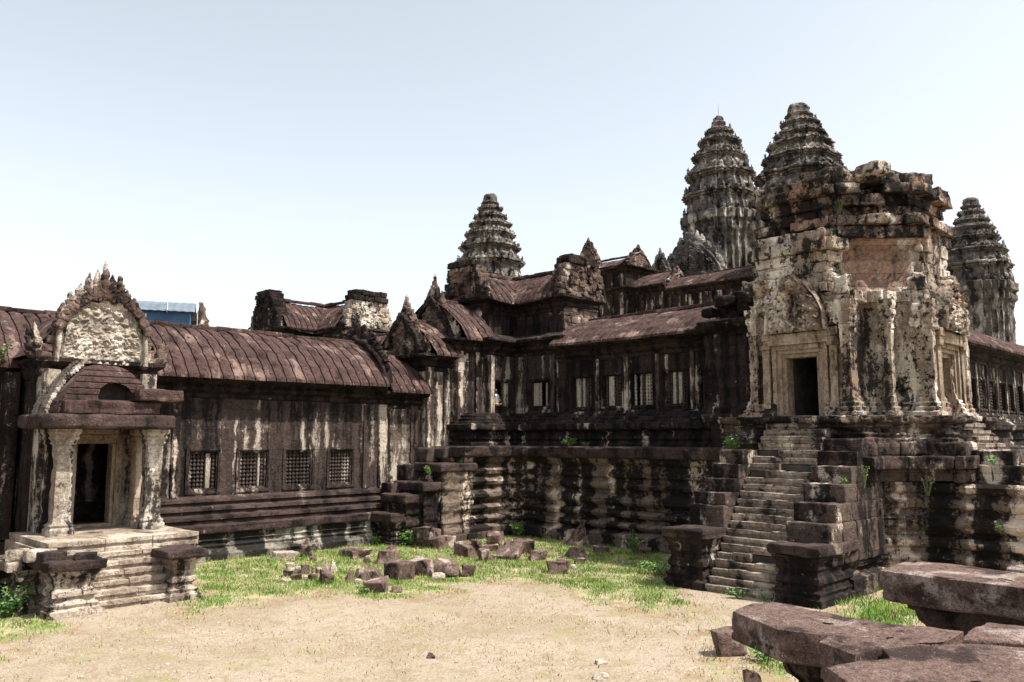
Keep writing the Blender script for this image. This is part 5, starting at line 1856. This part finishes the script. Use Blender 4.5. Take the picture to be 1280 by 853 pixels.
while k < 46000:
    x, y = random.uniform(3, 27), random.uniform(7, 27)
    dep = (x + y) * .7071
    if dep < 10 or not (-.66 < (x - y) * .7071 / dep < .66): continue
    k += 1
    nz = noise.noise((x * .5, y * .5, 3)) + .6 * noise.noise((x * 1.9, y * 1.9, 5))
    if random.random() < .30 + .55 * nz:
        dp.append((x, y, random.uniform(.025, .085), .013))
blades('grass', 'bright green grass between the fallen stones and along the walls', gp, m_g)
blades('dry_grass', 'short straw coloured grass scattered over the bare earth', dp, m_d)

mb = MB()
random.seed(9)
for k in range(650):
    x, y = random.uniform(4, 27), random.uniform(7, 28)
    dep = (x + y) * .7071
    if dep < 9 or not (-.66 < (x - y) * .7071 / dep < .66): continue
    if noise.noise((x * .6, y * .6, 21)) < -.05 and random.random() < .7: continue
    r = random.uniform(.012, .035) * (1.6 if random.random() < .05 else 1)
    rock(mb, (x, y, gh(x, y) + r * .25), (r * 2, r * 1.6, r * 1.1), rotz(random.random() * 6), n=2, rnd=.3, amp=.2 * r, freq=4)
o = mb.build('gravel', M['rock_pale'], smooth=False)
tag(o, 'small gravel and stone chips strewn over the bare earth', 'gravel', kind='stuff')

# ------------------------------------------------------------ visitor at the pavilion window
def person(loc, face):
    pr_ = thing('person', 'visitor in white shirt and red wrap sitting in left window of corner pavilion', 'person', loc)
    me_ = bpy.data.meshes.new('body')
    V = [(0, 0, .08), (0, .02, .3), (0, .03, .52), (0, .03, .60), (0, -.01, .68), (0, -.02, .78), (.17, .03, .5), (.22, -.05, .28), (.12, -.22, .20), (-.17, .03, .5), (-.22, -.05, .28), (-.10, -.22, .2),
         (.1, -.02, .07), (.16, -.38, .10), (.02, -.46, .05), (-.1, -.02, .07), (-.16, -.38, .10), (-.02, -.44, .05)]
    E_ = [(0, 1), (1, 2), (2, 3), (3, 4), (4, 5), (2, 6), (6, 7), (7, 8), (2, 9), (9, 10), (10, 11), (0, 12), (12, 13), (13, 14), (0, 15), (15, 16), (16, 17)]
    rad = [.15, .13, .12, .055, .085, .085, .055, .042, .032, .055, .042, .032, .09, .065, .045, .09, .065, .045]
    me_.from_pydata(V, E_, [])
    b_ = bpy.data.objects.new('body', me_)
    col.objects.link(b_)
    sk = b_.modifiers.new('skin', 'SKIN')
    for i, r in enumerate(rad):
        me_.skin_vertices[0].data[i].radius = (r, r * .85)
    me_.skin_vertices[0].data[0].use_root = True
    b_.modifiers.new('sub', 'SUBSURF').levels = 2
    b_.modifiers['sub'].render_levels = 2
    me_.materials.append(M['skin'])
    b_.parent = pr_
    b_.rotation_euler = (0, 0, face)
    for nm, prof, mt_ in (('shirt', [(.175, .1), (.17, .25), (.16, .42), (.19, .52), (.13, .6), (.07, .62)], 'shirt'), ('hair', [(.09, .68), (.105, .74), (.10, .82), (.06, .875), (.005, .885)], 'hair')):
        mb = MB()
        lathe(mb, (0, .03 if nm == 'shirt' else .012, 0), prof, 12, .01)
        s_ = mb.build(nm, M[mt_])
        s_.parent = pr_
        s_.rotation_euler = (0, 0, face)
    mb = MB()
    rock(mb, (0, -.12, .05), (.34, .34, .13), n=5, rnd=.3, amp=.02)
    s_ = mb.build('wrap', M['cloth'])
    s_.parent = pr_
    s_.rotation_euler = (0, 0, face)


person((29.98, 31.18, 6.38), R(-20))
